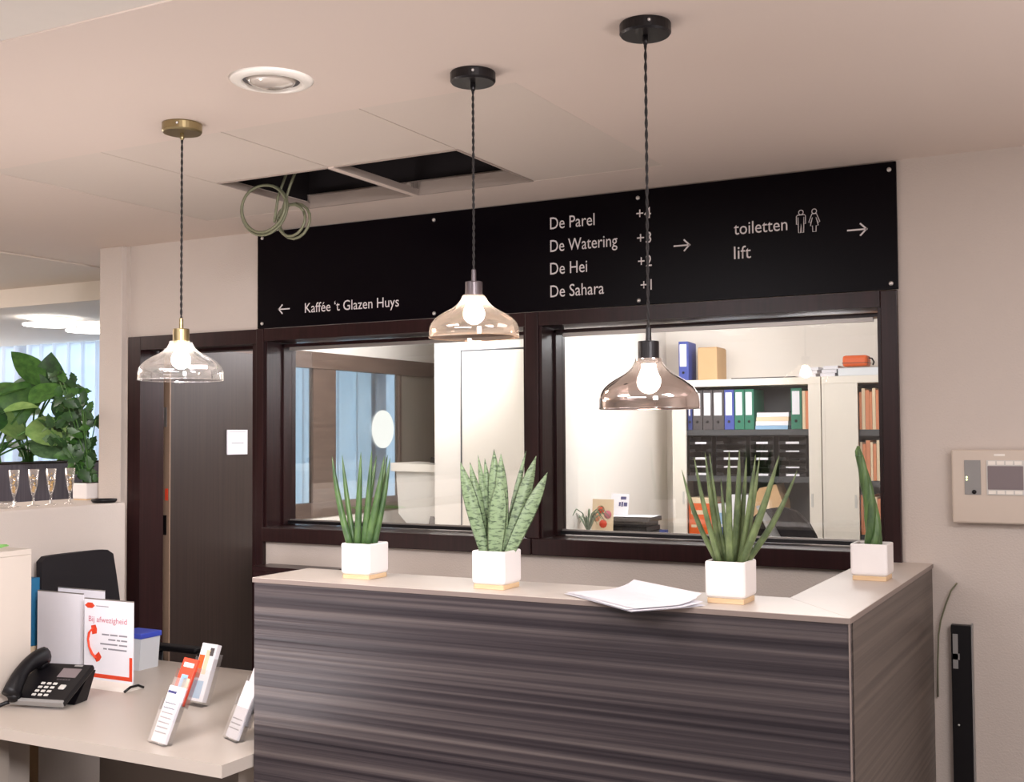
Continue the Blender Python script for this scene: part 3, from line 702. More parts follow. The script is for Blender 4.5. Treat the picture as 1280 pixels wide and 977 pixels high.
# phone
ph = thing('desk_phone', 'black desk phone with grey keys beside the tall side counter', 'phone', (-3.655, 3.10, 0.74), math.radians(14))
tilt = RX(math.radians(29)); PT = TR(0, -0.105, 0.012) @ tilt
mb = MB(); mb.bbox(-0.115, 0.125, 0, 0.215, 0, 0.022, 0.006, PT); mb.build('phone_body', M['black'], ph)
mb = MB(); mb.bbox(-0.110, 0.122, -0.004, 0.012, 0.0, 0.026, 0.004, PT); mb.build('front_strip', M['grey'], ph)
mb = MB(); mb.box(0.012, 0.092, 0.135, 0.185, 0.0215, 0.0235, PT); mb.build('screen', M['display'], ph)
mb = MB(); mb.box(0.05, 0.085, 0.198, 0.207, 0.0215, 0.0235, PT); mb.build('badge', M['grey'], ph)
for r_ in range(4):
    for c_ in range(3):
        mb = MB(); x = -0.030+c_*0.026; y = 0.028+r_*0.021; mb.bbox(x, x+0.017, y, y+0.011, 0.0215, 0.026, 0.0015, PT, 1); mb.build('key', M['lightgrey'], ph)
mb = MB(); mb.bbox(0.058, 0.084, 0.068, 0.092, 0.0215, 0.027, 0.004, PT, 2); mb.build('navigation_key', M['lightgrey'], ph)
for k in range(5):
    mb = MB(); mb.box(0.052+0.012*k-0.03, 0.060+0.012*k-0.03, 0.118, 0.124, 0.0215, 0.024, PT); mb.build('soft_key', M['charcoal'], ph)
hd = MB(); pts = []; rs = []
for i in range(15):
    s = i/14; y = -0.005+0.225*s; z = 0.048+0.034*math.sin(PI*s); pts.append(PT @ Vector((-0.088, y, z))); rs.append(0.025+0.007*abs(math.cos(PI*s))**2)
hd.tube(pts, rs, 12, flat=1.15); hd.tube([PT @ Vector((-0.088, 0.012, 0.02)), PT @ Vector((-0.088, 0.014, 0.048))], 0.026, 14); hd.tube([PT @ Vector((-0.088, 0.195, 0.02)), PT @ Vector((-0.088, 0.193, 0.048))], 0.026, 14)
hd.build('handset', M['black'], ph)
mb = MB(); mb.prism([(0.02, 0.0), (0.10, 0.0), (0.155, 0.105), (0.12, 0.108)], 0.03, 0.105, 'x', TR(0, -0.04, 0.001) @ TR(0, 0, 0)); mb.build('stand', M['black'], ph)
cd = MB(); cd.tube([(-0.11, -0.09, 0.02)]+[(-0.125-0.02*k, -0.11-0.012*k+0.006*math.sin(k*2.2), 0.012+0.005*math.cos(k*2.2)) for k in range(9)], 0.008, 6); cd.build('cord', M['black'], ph)

# sign stands
def stand(loc, rz, w_, h, label, white=True):
    t = thing('sign_holder', label, 'sign holder', loc, rz, 'sign holders on the desk')
    mb = MB(); mb.box(-w_/2, w_/2, -0.002, 0.002, 0.022, h); mb.build('sheet', M['paper'], t)
    mb = MB(); mb.box(-w_/2, w_/2, -0.003, 0.003, h+0.0005, h+0.004); mb.build('top_edge', M['alu'], t)
    mb = MB()
    prof = [(-0.045, 0.0), (-0.030, 0.010), (-0.012, 0.018), (0.0, 0.026), (0.012, 0.018), (0.03, 0.010), (0.045, 0.0)]
    mb.prism(prof, -w_/2, w_/2, 'x'); mb.build('base', M['white'], t)
    mb = MB(); mb.tube([(w_/2+0.004, -0.05, 0.004), (w_/2+0.006, -0.02, 0.018), (w_/2+0.006, 0.02, 0.018), (w_/2+0.004, 0.05, 0.004)], 0.005, 6); mb.build('end_cap', M['black'], t)
    return t
sA = stand((-4.03, 3.45, 0.74), math.radians(0), 0.277, 0.352, 'blank backed sign holder nearest the tall side counter')
sB = stand((-4.03, 3.56, 0.74), math.radians(0), 0.284, 0.352, 'plain white sign holder standing behind the other two')
sC = stand((-3.678, 3.39, 0.74), 0, 0.276, 0.348, 'sign holder with red telephone receiver print, front right of the three')
y = -0.0021
MB().box(-0.130, 0.134, y-0.0006, y, 0.034, 0.050).box(0.118, 0.134, y-0.0006, y, 0.050, 0.128).build('red_border', M['red'], sC)
MB().prism([(-0.135, 0.322), (-0.118, 0.312), (-0.092, 0.312), (-0.078, 0.322), (-0.092, 0.334), (-0.118, 0.334)], y-0.0006, y, 'y').build('logo', M['red'], sC)
text_mesh('lettering', 'Bij afwezigheid', -0.112, 0.103, 0.258, 0.022, y, M['redtxt'], sC, depth=0.0006)
for zl, words in ((0.207, ((-0.036, 0.004), (0.010, 0.052), (0.060, 0.105))), (0.188, ((0.0, 0.040), (0.048, 0.066), (0.072, 0.105))), (0.169, ((-0.045, 0.052), (0.060, 0.105))), (0.150, ((-0.028, -0.008), (0.0, 0.103)))):
    for a, b in words: MB().box(a, b, y-0.0005, y, zl, zl+0.006).build('print_line', M['greytxt'], sC)
MB().box(-0.07, 0.0, y-0.0005, y, 0.321, 0.324).build('lettering', M['greytxt'], sC)
hs = MB(); arc = [(-0.085, 0.232), (-0.104, 0.215), (-0.112, 0.185), (-0.106, 0.155), (-0.088, 0.128), (-0.066, 0.112)]
hs.tube([(a, y+0.002, b) for a, b in arc], [0.013, 0.013, 0.011, 0.011, 0.013, 0.013], 8, flat=0.25)
for a, b, an in ((-0.083, 0.226, 0.2), (-0.060, 0.118, -0.9)):
    hs.prism([(a+(u*math.cos(an)-v_*math.sin(an)), b+(u*math.sin(an)+v_*math.cos(an))) for u, v_ in ((-0.012, -0.018), (0.014, -0.018), (0.019, 0), (0.014, 0.018), (-0.012, 0.018))], y-0.0008, y, 'y')
hs.build('receiver_print', M['red'], sC)

# tub with blue lid
tb = thing('storage_tub', 'small frosted plastic tub with blue lid behind the sign holders', 'tub', (-3.87, 3.74, 0.74))
mb = MB(); mb.prism([(-0.055, 0), (0.055, 0), (0.068, 0.135), (-0.068, 0.135)], -0.055, 0.055, 'y'); mb.build('tub', M['tub'], tb)
B('lid', -0.074, 0.074, -0.062, 0.062, 0.136, 0.160, M['bluelid'], tb, bev=0.005)
# blue file on desk behind block
bk = thing('magazine_file', 'petrol blue file standing between the side counter and the sign holders', 'file', (-4.285, 3.475, 0.846))
B('file', -0.045, 0.048, -0.04, 0.04, 0.0, 0.292, M['teal'], bk)
pd_ = thing('pedestal', 'narrow cream pedestal under the petrol blue file', 'pedestal', (-4.285, 3.475, 0))
B('body', -0.050, 0.050, -0.05, 0.04, 0, 0.80, M['tan'], pd_); B('pedestal_top', -0.052, 0.050, -0.05, 0.042, 0.801, 0.845, M['creamfold'], pd_)

# leaflet holders
def holder(loc, rz, label, parts_, lean=24):
    t = thing('leaflet_holder', label, 'leaflet holder', loc, rz, 'clear leaflet holders on the desk')
    for (y0_, z0_, w_, h_, th, mt, extra) in parts_:
        T = TR(0, y0_, z0_) @ RX(-math.radians(lean))
        mb = MB(); mb.bbox(-w_/2, w_/2, 0, th, 0, h_, 0.0015, T, 1); lfx = mb.build('leaflets', mt, t)
        for (a, b, c_, d_, m2) in extra:
            mb = MB(); mb.box(a, b, -0.0008, 0.0, c_, d_, T); mb.build('print', m2, lfx)
        mb = MB(); mb.box(-w_/2-0.006, w_/2+0.006, -0.006, -0.004, -0.002, h_*0.55, T).box(-w_/2-0.008, -w_/2-0.006, -0.006, th+0.01, -0.002, h_*0.75, T).box(w_/2+0.006, w_/2+0.008, -0.006, th+0.01, -0.002, h_*0.75, T)
        mb.box(-w_/2-0.008, w_/2+0.008, th+0.008, th+0.010, -0.002, h_*0.85, T).box(-w_/2-0.008, w_/2+0.008, -0.006, th+0.010, -0.005, -0.002, T)
        mb.build('holder', M['acrylic'], t)
    mb = MB(); mb.box(-0.045, 0.045, -0.005, 0.03, 0.0, 0.002); mb.build('foot', M['acrylic'], t)
    return t
lines = [(-0.035, 0.03, 0.03+0.016*k, 0.034+0.016*k, M['greytxt']) for k in range(7)]
hA = holder((-2.850, 2.835, 0.74), math.radians(-14), 'leaflet holder with white list leaflets and red leaflets, nearest the desk edge',
    [(0.0, 0.008, 0.085, 0.185, 0.012, M['paper'], lines+[(-0.038, 0.01, 0.160, 0.168, M['navytxt'])]),
     (0.065, 0.12, 0.085, 0.155, 0.010, M['red'], [(-0.02, 0.018, 0.04, 0.10, M['skyprint']), (-0.028, 0.03, 0.125, 0.14, M['paper']), (0.0, 0.034, 0.01, 0.09, M['creamfold'])])], 23)
hB = holder((-3.13, 3.30, 0.74), math.radians(-8), 'leaflet holder with orange and blue printed leaflets, back one by the chair armrest',
    [(0.0, 0.02, 0.088, 0.215, 0.022, M['paper'], [(-0.042, 0.022, 0.01, 0.075, M['skyprint']), (-0.04, -0.010, 0.085, 0.17, M['orange']), (-0.006, 0.016, 0.10, 0.19, M['creamfold']), (0.012, 0.034, 0.17, 0.20, M['charcoal'])])], 20)
hC = holder((-2.670, 2.985, 0.74), math.radians(-22), 'leaflet holder with several tiers of leaflets against the counter end',
    [(0.0, 0.008, 0.085, 0.19, 0.010, M['paper'], lines[:3]), (0.03, 0.05, 0.085, 0.21, 0.010, M['paper'], []), (0.06, 0.09, 0.085, 0.22, 0.010, M['creamfold'], [(-0.02, 0.02, 0.14, 0.17, M['charcoal'])])], 24)

# office chair behind the desk
ch = thing('office_chair', 'black office chair between the desk and the low wall', 'chair', (-3.935, 3.73, 0))
mb = MB(); vs = []
N = 14; back = []
for i in range(N+1):
    for j in range(N+1):
        u = -1+2*i/N; s = j/N; w_ = 0.225*(1-0.10*s*s); y_ = u*w_
        back.append(Vector((-0.27-0.055*s+0.02*u*u, y_, 0.77+0.455*s-0.022*s*max(0, (abs(u)-0.8)/0.2)**2)))
fs = [(i*(N+1)+j, (i+1)*(N+1)+j, (i+1)*(N+1)+j+1, i*(N+1)+j+1) for i in range(N) for j in range(N)]
n0 = len(back); b2 = [v-Vector((0.035, 0, 0)) for v in back]
allf = fs+[tuple(x+n0 for x in f)[::-1] for f in fs]
def sidef(idx): return [(a, b, b+n0, a+n0) for a, b in zip(idx[:-1], idx[1:])]
allf += sidef([i*(N+1) for i in range(N+1)])+sidef([i*(N+1)+N for i in range(N+1)])+sidef([j for j in range(N+1)])+sidef([N*(N+1)+j for j in range(N+1)])
mb.add(back+b2, allf); mb.build('backrest', M['blackfab'], ch)
B('seat', -0.26, 0.22, -0.24, 0.24, 0.42, 0.50, M['blackfab'], ch, bev=0.03)
for s in (-1, 1):
    mb = MB(); mb.tube([(-0.12, s*0.26, 0.44), (-0.12, s*0.30, 0.48), (-0.10, s*0.30, 0.755)], 0.014, 8); mb.build('arm_post', M['black'], ch)
    mb = MB(); mb.bbox(-0.15, 0.15, s*0.30-0.035, s*0.30+0.035, 0.757, 0.785, 0.012); mb.build('armrest', M['black'], ch)
mb = MB(); mb.tube([(0, 0, 0.10), (0, 0, 0.42)], 0.025, 10); mb.tube([(-0.2, 0, 0.43), (-0.30, 0, 0.47), (-0.312, 0, 0.80)], 0.018, 8); mb.build('gas_lift', M['blackmetal'], ch)
for k in range(5):
    a = 2*PI*k/5+0.3; mb = MB(); mb.tube([(0, 0, 0.09), (0.26*math.cos(a), 0.26*math.sin(a), 0.06)], [0.024, 0.014], 8)
    mb.sphere((0.26*math.cos(a), 0.26*math.sin(a), 0.028), 0.027, 10); mb.build('leg', M['black'], ch)

# ------------------------------------------------------------------ right wall fittings
ap = thing('alarm_panel', 'beige wall alarm panel with grey display right of the counter', 'control panel', (-0.43, 4.2, 1.44))
B('housing', -0.118, 0.19, -0.04, -0.001, 0.004, 0.25, M['panelbox'], ap, bev=0.006)
B('indicator_strip', -0.077, -0.026, -0.0425, -0.039, 0.10, 0.215, M['grey'], ap)
B('display_frame', -0.008, 0.150, -0.0435, -0.039, 0.10, 0.215, M['lightgrey'], ap)
B('display', -0.004, 0.105, -0.0455, -0.0436, 0.118, 0.196, M['display'], ap)
for k in range(4):
    B('button', -0.002+0.027*k, 0.020+0.027*k, -0.0455, -0.0436, 0.103, 0.114, M['white'], ap); B('button', -0.002+0.027*k, 0.020+0.027*k, -0.0455, -0.0436, 0.200, 0.212, M['white'], ap)
MB().sphere((-0.070, -0.043, 0.150), 0.003, 8).build('status_light', M['led'], ap); MB().sphere((-0.070, -0.043, 0.158), 0.003, 8).build('status_light', M['led'], ap)
MB().lathe([(0.007, 0), (0.007, 0.004), (0.001, 0.005)], 12, TR(-0.047, -0.042, 0.109) @ RX(PI/2)).build('knob', M['black'], ap)
B('maker_mark', 0.016, 0.050, -0.0408, -0.040, 0.229, 0.236, M['white'], ap)
wc = MB(); wc.tube([(-0.544, 4.20, 1.236), (-0.546, 4.185, 1.232), (-0.560, 4.18, 1.212), (-0.578, 4.18, 1.165), (-0.595, 4.18, 1.11), (-0.603, 4.18, 1.06), (-0.608, 4.185, 0.96), (-0.61, 4.19, 0.85)], 0.0028, 8)
tag(wc.build('wall_cable', M['wire']), 'thin grey cable coming out of the wall beside the counter', 'cable')
bb = thing('cable_column', 'narrow black upright service column low on the right wall', 'service column', (-0.53, 4.2, 0))
B('housing', -0.032, 0.032, -0.03, -0.001, 0, 1.10, M['black'], bb, bev=0.002)
B('side_trim', 0.0325, 0.036, -0.032, -0.001, 0, 1.105, M['grey'], bb)
mb = MB(); mb.box(-0.026, -0.010, -0.034, -0.030, 0.955, 1.07).box(-0.026, -0.005, -0.034, -0.030, 0.985, 1.005); mb.build('latch_plate', M['grey'], bb)
MB().lathe([(0.004, 0), (0.003, 0.003), (0.001, 0.004)], 10, TR(-0.012, -0.03, 0.767) @ RX(PI/2)).build('screw', M['screw'], bb)

# ------------------------------------------------------------------ ledge: flutes, pot plant, bowl
def flute(loc, label):
    t = thing('champagne_flute', label, 'glass', loc, 0, 'champagne flutes on the low wall ledge')
    mb = MB(); mb.lathe([(0.030, 0.0), (0.030, 0.002), (0.006, 0.006), (0.0045, 0.045), (0.010, 0.062), (0.019, 0.10), (0.0245, 0.170), (0.0235, 0.170), (0.018, 0.10), (0.009, 0.064), (0.001, 0.058)], 20, cap=False); mb.build('glass', M['flute'], t)
    mb = MB(); rr = random.Random(int(abs(loc[1])*1000))
    for k in range(26):
        z = 0.066+0.085*rr.random()**1.6; r = (0.006+0.013*(z-0.06)/0.1)*rr.random(); a = rr.random()*6.28
        mb.sphere((r*math.cos(a), r*math.sin(a), z), 0.0035+0.002*rr.random(), 6)
    c_ = mb.build('filling', M['champagne'], t); c_['kind'] = 'stuff'
    return t
for (x, y, l) in ((-4.515, 3.600, 'leftmost champagne flute on the ledge'), (-4.515, 3.705, 'second champagne flute from the left on the ledge'),
                  (-4.515, 3.805, 'third champagne flute from the left on the ledge'), (-4.515, 3.915, 'champagne flute closest to the white plant pot')):
    flute((x, y, 1.4325), l)
gb = MB(); gb.lathe([(0.001, 0.002), (0.03, 0), (0.042, 0.012), (0.045, 0.03), (0.043, 0.03), (0.038, 0.012), (0.001, 0.004)], 20, cap=False)
tag(gb.build('glass_bowl', M['flute'], None, (-4.48, 3.53, 1.4325)), 'small clear glass bowl left of the flutes', 'bowl')
db = MB(); db.lathe([(0.001, 0), (0.052, 0), (0.060, 0.010), (0.060, 0.018), (0.054, 0.018), (0.048, 0.008), (0.001, 0.008)], 28, cap=False)
tag(db.build('dish', M['black'], None, (-4.41, 4.03, 1.4325)), 'flat black dish at the column end of the ledge', 'dish')

def leaf_mesh(L, W, notch=0.0, curl=0.15, N=7):
    """broad pointed leaf lying along +Y from the origin, cupped along its midrib"""
    vs = []; fs = []
    for i in range(N+1):
        s = i/N; w_ = W/2*math.sin(PI*min(1, s*0.97+0.03))**0.75*(1.15-0.45*s); z = -curl*L*s*s; w_ = max(w_, 0.001)
        if notch and i % 2 == 1: w_ *= (1-notch)
        vs += [(-w_, s*L, z+w_*0.25), (0, s*L, z), (w_, s*L, z+w_*0.25)]
    for i in range(N):
        a = i*3; fs += [(a, a+1, a+4, a+3), (a+1, a+2, a+5, a+4)]
    n = len(vs); vs += [(x, y, z-0.0012) for x, y, z in vs]; fs += [tuple(k+n for k in f)[::-1] for f in fs]
    mb = MB(); mb.add(vs, fs, True); return mb
def orient(o, loc, dirv, rollv=0.0, sc=1.0):
    d = Vector(dirv).normalized(); up = Vector((0, 0, 1)); x = d.cross(up); x = x.normalized() if x.length > 1e-3 else Vector((1, 0, 0)); z = x.cross(d)
    m_ = Matrix((x, d, z)).transposed().to_4x4() @ Matrix.Rotation(rollv, 4, 'Y')
    o.matrix_local = Matrix.Translation(loc) @ m_ @ Matrix.Diagonal((sc, sc, sc, 1))

def face_leaf(o, loc, d, n, sc=1.0):
    """leaf grows along d with its upper side turned to n"""
    d = Vector(d).normalized(); n = Vector(n); z = (n-d*n.dot(d)).normalized(); x = d.cross(z)
    o.matrix_local = Matrix.Translation(loc) @ Matrix((x, d, z)).transposed().to_4x4() @ Matrix.Diagonal((sc, sc, sc, 1))
def bez(a, b, c, n): return [Vector(a).lerp(Vector(b), t)*(1-t)+Vector(b).lerp(Vector(c), t)*t for t in [i/n for i in range(n+1)]]
VIEW = Vector((0.72, -0.62, 0.25)); SIDE = Vector((0.66, 0.75, 0))
# bushy plant in white pot on ledge
LP = thing('ledge_plant', 'leafy green houseplant in white cube pot beside the champagne flutes', 'plant', (-4.70, 4.185, 1.4325))
B('tray', -0.046, 0.046, -0.046, 0.046, 0, 0.006, M['bamboo'], LP); B('pot', -0.050, 0.050, -0.050, 0.050, 0.0065, 0.085, M['pot'], LP, bev=0.005)
B('soil', -0.043, 0.043, -0.043, 0.043, 0.0855, 0.089, M['soil'], LP)
sm_mesh = []
for mt in ('leaf_dark', 'leaf_mid', 'leaf_grey', 'leaf_dark'):
    q = leaf_mesh(0.085, 0.062, 0.3, 0.25, 8); q.use(M[mt]); q.m = [0]*len(q.f); sm_mesh.append(q.mesh('leaf'))
rr = random.Random(11)
for k in range(17):
    H_ = 0.22+0.40*(k/16)**0.8; sx = rr.uniform(-0.20, 0.04) if H_ > 0.3 else rr.uniform(-0.14, 0.02); dp = rr.uniform(-0.08, 0.10)
    tp = SIDE*sx+Vector((-dp, dp, 0))+Vector((0, 0, H_)); b0 = (rr.uniform(-0.02, 0.02), rr.uniform(-0.02, 0.02), 0.085)
    pts = bez(b0, (tp.x*0.25, tp.y*0.25, H_*0.6), tp, 6)
    mb = MB(); mb.tube(pts, 0.003, 5); mb.build('stem', M['leaf_mid'], LP)
    for q in range(7):
        base = pts[-1] if q < 3 else pts[2+int(rr.random()*4)]
        az = rr.uniform(0, 2*PI); d = SIDE*math.cos(az)+Vector((0, 0, 1))*math.sin(az)*0.9+VIEW*rr.uniform(-0.3, 0.5)
        p_ = base+Vector((rr.uniform(-0.03, 0.03), rr.uniform(-0.03, 0.03), rr.uniform(-0.03, 0.03)))
        e_ = p_+d.normalized()*0.1; g = Vector((-4.70, 4.185, 0))
        if (g+e_).x/(g+e_).y > -1.103 or (g+p_).x/(g+p_).y > -1.103: continue
        l_ = link('leaf', rr.choice(sm_mesh), LP)
        face_leaf(l_, p_, d, VIEW+Vector((rr.uniform(-0.7, 0.7), rr.uniform(-0.7, 0.7), rr.uniform(-0.2, 0.9))), rr.uniform(0.6, 1.1))

# planter with big-leaved plants
pl = thing('long_planter', 'long dark grey planter box in the cafe behind the ledge', 'planter', (-6.0, 4.3, 0))
B('box', -0.2, 0.2, -1.6, 1.1, 0.0, 1.59, M['planter'], pl); B('soil', -0.18, 0.18, -1.58, 1.08, 1.5905, 1.60, M['soil'], pl)
big = []
for mt in ('leaf_dark', 'leaf_mid', 'leaf_grey', 'leaf_light'):
    q = leaf_mesh(0.36, 0.27, 0, 0.22, 9); q.use(M[mt]); q.m = [0]*len(q.f); big.append(q.mesh('leaf'))
def bigplant(loc, label, n, seed, hmin, hmax, sc, spread, pal):
    t = thing('planter_plant', label, 'plant', loc, 0, 'large plants in the cafe planter'); r2 = random.Random(seed)
    for k in range(n):
        H_ = hmin+(hmax-hmin)*k/(n-1); sx = r2.uniform(-1, 1)*spread; dp = r2.uniform(-0.13, 0.13)
        e = SIDE*sx+Vector((-dp*0.7, dp*0.7, H_)); pts = bez((0.01*k-0.05, 0, 0), (e.x*0.2, e.y*0.2, H_*0.6), e, 5)
        mb = MB(); mb.tube(pts, 0.006, 6); mb.build('stem', M['leaf_mid'], t)
        az = r2.uniform(0.2, 2.9) if H_ > 0.28 else r2.uniform(-0.6, 3.7)
        d = SIDE*math.cos(az)*(1 if sx > 0 else 1)+Vector((0, 0, 1))*math.sin(az)*0.8+VIEW*r2.uniform(-0.2, 0.6)
        l_ = link('leaf', big[r2.choice(pal)], t); face_leaf(l_, e, d, VIEW+Vector((r2.uniform(-0.7, 0.7), r2.uniform(-0.7, 0.7), r2.uniform(0, 0.9))), sc*r2.uniform(0.75, 1.1))
    return t
bigplant((-5.95, 4.60, 1.60), 'big paddle-leaved plant at the left edge of the cafe planter', 12, 3, 0.05, 0.42, 0.80, 0.24, (1, 2, 1, 3, 0))
bigplant((-5.98, 4.86, 1.60), 'tallest broad-leaved plant in the cafe planter', 11, 5, 0.05, 0.47, 0.78, 0.20, (1, 1, 0, 2, 0))
bigplant((-6.02, 5.16, 1.60), 'dark leafy plant in the cafe planter behind the white pot', 8, 9, 0.03, 0.30, 0.5, 0.2, (0, 0, 2))

# ------------------------------------------------------------------ cafe: curtains, window, disc lights
def curtain_mesh(x0, x1, y, z0, z1, amp, per, seed):
    r2 = random.Random(seed); vs = []; fs = []; n = int((x1-x0)/per*8)
    ph_ = 0
    for i in range(n+1):
        x = x0+(x1-x0)*i/n; ph_ += 2*PI/8*r2.uniform(0.75, 1.25)
        yy = y+amp*math.sin(ph_)
        vs += [(x, yy, z0), (x, yy*1.0, z1)]
    fs = [(2*i, 2*i+2, 2*i+3, 2*i+1) for i in range(n)]
    mb = MB(); mb.add(vs, fs, True); return mb
tag(curtain_mesh(-9.25, -4.715, 7.05, 0.02, 2.57, 0.055, 0.17, 4).build('sheer_curtain', M['curtain']), 'white sheer curtain across the daylit cafe windows', 'curtain')
tag(curtain_mesh(-11.9, -9.28, 7.0, 0.02, 2.57, 0.045, 0.16, 6).build('brown_drape', M['drape']), 'brown drape at the left end of the cafe windows', 'curtain')
cw = struct(link('window_4', None), 'tall daylit cafe windows behind the sheer curtain')
for x in (-11.9, -10.2, -8.9, -7.6, -6.3, -5.0):
    B('frame_post', x-0.04, x+0.04, 7.16, 7.24, 0, 2.57, M['wood2'], cw)
B('frame_rail', -11.86, -4.96, 7.17, 7.23, 0.9, 0.96, M['wood2'], cw)
for a, b in ((-11.86, -10.24), (-10.16, -8.94), (-8.86, -7.64), (-7.56, -6.34), (-6.26, -5.04)):
    B('pane', a, b, 7.195, 7.202, 0.96, 2.57, M['pane'], cw)
struct(B('wall_cafe_sill', -12, -4.9, 7.14, 7.28, 0, 0.90, M['wall']))
for (x, y, r, l) in ((-6.62, 5.55, 0.17, 'round glowing ceiling disc on the left in the cafe'), (-6.74, 6.02, 0.17, 'round glowing ceiling disc nearer the column in the cafe'), (-6.10, 5.15, 0.0, '')):
    if r == 0: continue
    t = thing('disc_light', l, 'ceiling light', (x, y, 2.58), 0, 'round disc lights on the cafe ceiling')
    MB().lathe([(0.001, 0), (r*0.9, 0), (r*0.9, -0.012), (0.001, -0.012)], 32).build('mount', M['white'], t)
    MB().lathe([(0.001, -0.045), (r, -0.045), (r+0.002, -0.051), (r, -0.057), (0.001, -0.057)], 40).build('diffuser', M['disc'], t)
    MB().tube([(0, 0, -0.012), (0, 0, -0.045)], 0.02, 10).build('stem', M['white'], t)

# ------------------------------------------------------------------ office cabinets
def cabinet(x0, x1, label, doorL, doorR, shelves):
    w_ = x1-x0; t = thing('tambour_cabinet', label, 'cabinet', (x0, 8.0, 0), 0, 'white tambour cabinets in the office')
    B('cabinet_top', 0, w_, 0, 0.395, 2.085, 2.135, M['cabinet'], t, bev=0.003)
    B('side', 0, 0.02, 0.0, 0.395, 0, 2.085, M['cabinet'], t); B('side', w_-0.02, w_, 0.0, 0.395, 0, 2.085, M['cabinet'], t)
    B('back', 0.02, w_-0.02, 0.385, 0.394, 0.05, 2.085, M['cabdark'], t); B('plinth', 0.02, w_-0.02, 0.01, 0.385, 0, 0.05, M['cabinet'], t)
    B('tambour_door', 0.02, doorL, 0.002, 0.022, 0.05, 2.085, M['cabinet'], t); B('tambour_door', w_-doorR, w_-0.02, 0.002, 0.022, 0.05, 2.085, M['cabinet'], t)
    for hx_ in (doorL-0.028, w_-doorR+0.012):
        B('handle', hx_, hx_+0.014, -0.004, 0.002, 1.24, 1.33, M['lightgrey'], t)
    for z in shelves: B('shelf', 0.022, w_-0.022, 0.03, 0.384, z-0.04, z, M['shelf'], t)
    return t
cabL = cabinet(-2.968, -1.892, 'white tambour cabinet with binders, letter trays and boxes, left of the two', 0.103, 0.085, (1.775, 1.445, 0.90, 0.45))
cabR = cabinet(-1.884, -0.80, 'white tambour cabinet full of orange folders, right of the two', 0.24, 0.06, (1.768, 1.423, 1.06, 0.7, 0.35))

def binder(x, y, z, col, label, rz=0, group='lever arch binders on the top shelf', w_=0.07, h=0.285, d=0.26):
    t = thing('binder', label, 'binder', (x, y, z), rz, group)
    B('cover', 0.0015, w_-0.0015, 0, d, 0, h, col, t, bev=0.002)
    B('spine_label', 0.010, w_-0.016, -0.0015, -0.0002, h*0.36, h*0.93, M['paper'], t)
    MB().lathe([(0.010, 0), (0.010, 0.0015), (0.006, 0.0015)], 14, TR(w_*0.47, -0.0002, h*0.2) @ RX(PI/2)).build('finger_hole', M['black'], t)
    return t
yb = 8.035
bx = [(-2.862, M['navyblue'], 'narrow dark blue binder at the left end of the top shelf', 0.036), (-2.824, M['charcoal'], 'charcoal binder beside the dark blue one on the top shelf', 0.075),
      (-2.747, M['charcoal'], 'middle one of the three charcoal binders', 0.074), (-2.671, M['charcoal'], 'charcoal binder directly left of the blue binder', 0.083),
      (-2.586, M['blue'], 'blue binder between charcoal and green ones on the shelf', 0.073), (-2.511, M['green'], 'green binder right of the blue one on the shelf', 0.072)]
for x, c_, l, w_ in bx: binder(x, yb, 1.776, c_, l, 0, w_=w_)
binder(-2.438, yb, 1.776, M['green'], 'second green binder standing against the gap', 0, w_=0.07)
binder(-2.107, yb, 1.776, M['green'], 'green binder standing alone right of the document pile', 0, w_=0.078)
binder(-2.925, 8.03, 2.136, M['blue'], 'blue binder standing on top of the left cabinet', 0.12, 'items on the cabinets', w_=0.075)
tb2 = thing('archive_box', 'tan cardboard archive box on the cabinet beside the blue binder', 'box', (-2.79, 8.06, 2.136), 0.05)
B('box', 0, 0.145, 0, 0.26, 0, 0.235, M['tan'], tb2, bev=0.006); B('lid_flap', 0.004, 0.141, 0.01, 0.25, 0.236, 0.240, M['tan'], tb2)
for k in range(2):
    tag(B('flat_folder', -2.53+0.23*k, -2.31+0.23*k, 8.03, 8.3, 2.136, 2.144, M['charcoal']), ('left' if k == 0 else 'right')+' flat dark folder lying on the left cabinet', 'folder', 'flat folders on the cabinet')
for k in range(3): 
    tag(B('paper_ream', -2.05+0.01*k, -1.93+0.01*k, 8.03, 8.3, 2.136+0.023*k, 2.157+0.023*k, M['paper']), ['lowest', 'middle', 'topmost'][k]+' bundle in the white paper pile at the cabinet joint', 'papers', 'white paper piles')
for k in range(3):
    tag(B('paper_ream', -1.90+0.01*k, -1.80+0.01*k, 8.04, 8.28, 2.136+0.025*k, 2.159+0.025*k, M['paper']), ['lowest', 'middle', 'topmost'][k]+' bundle in the white pile left of the clear box', 'papers', 'white paper piles')
cb = thing('clear_box', 'clear plastic box under the orange case on the right cabinet', 'box', (-1.78, 8.04, 2.136))
B('tub', 0, 0.28, 0, 0.22, 0, 0.055, M['tub'], cb, bev=0.004); B('lid', -0.004, 0.284, -0.004, 0.224, 0.0555, 0.062, M['acrylic'], cb)
oc = thing('zip_case', 'orange zip case with black strap on the clear box', 'case', (-1.755, 8.06, 2.199))
B('case', 0, 0.17, 0, 0.12, 0, 0.078, M['orange'], oc, bev=0.018); B('zip', -0.001, 0.171, -0.001, 0.121, 0.024, 0.028, M['black'], oc)
MB().tube([(0.165, 0.05, 0.06), (0.19, 0.05, 0.055), (0.205, 0.04, 0.03), (0.20, 0.03, 0.01)], 0.006, 6).build('strap', M['black'], oc)
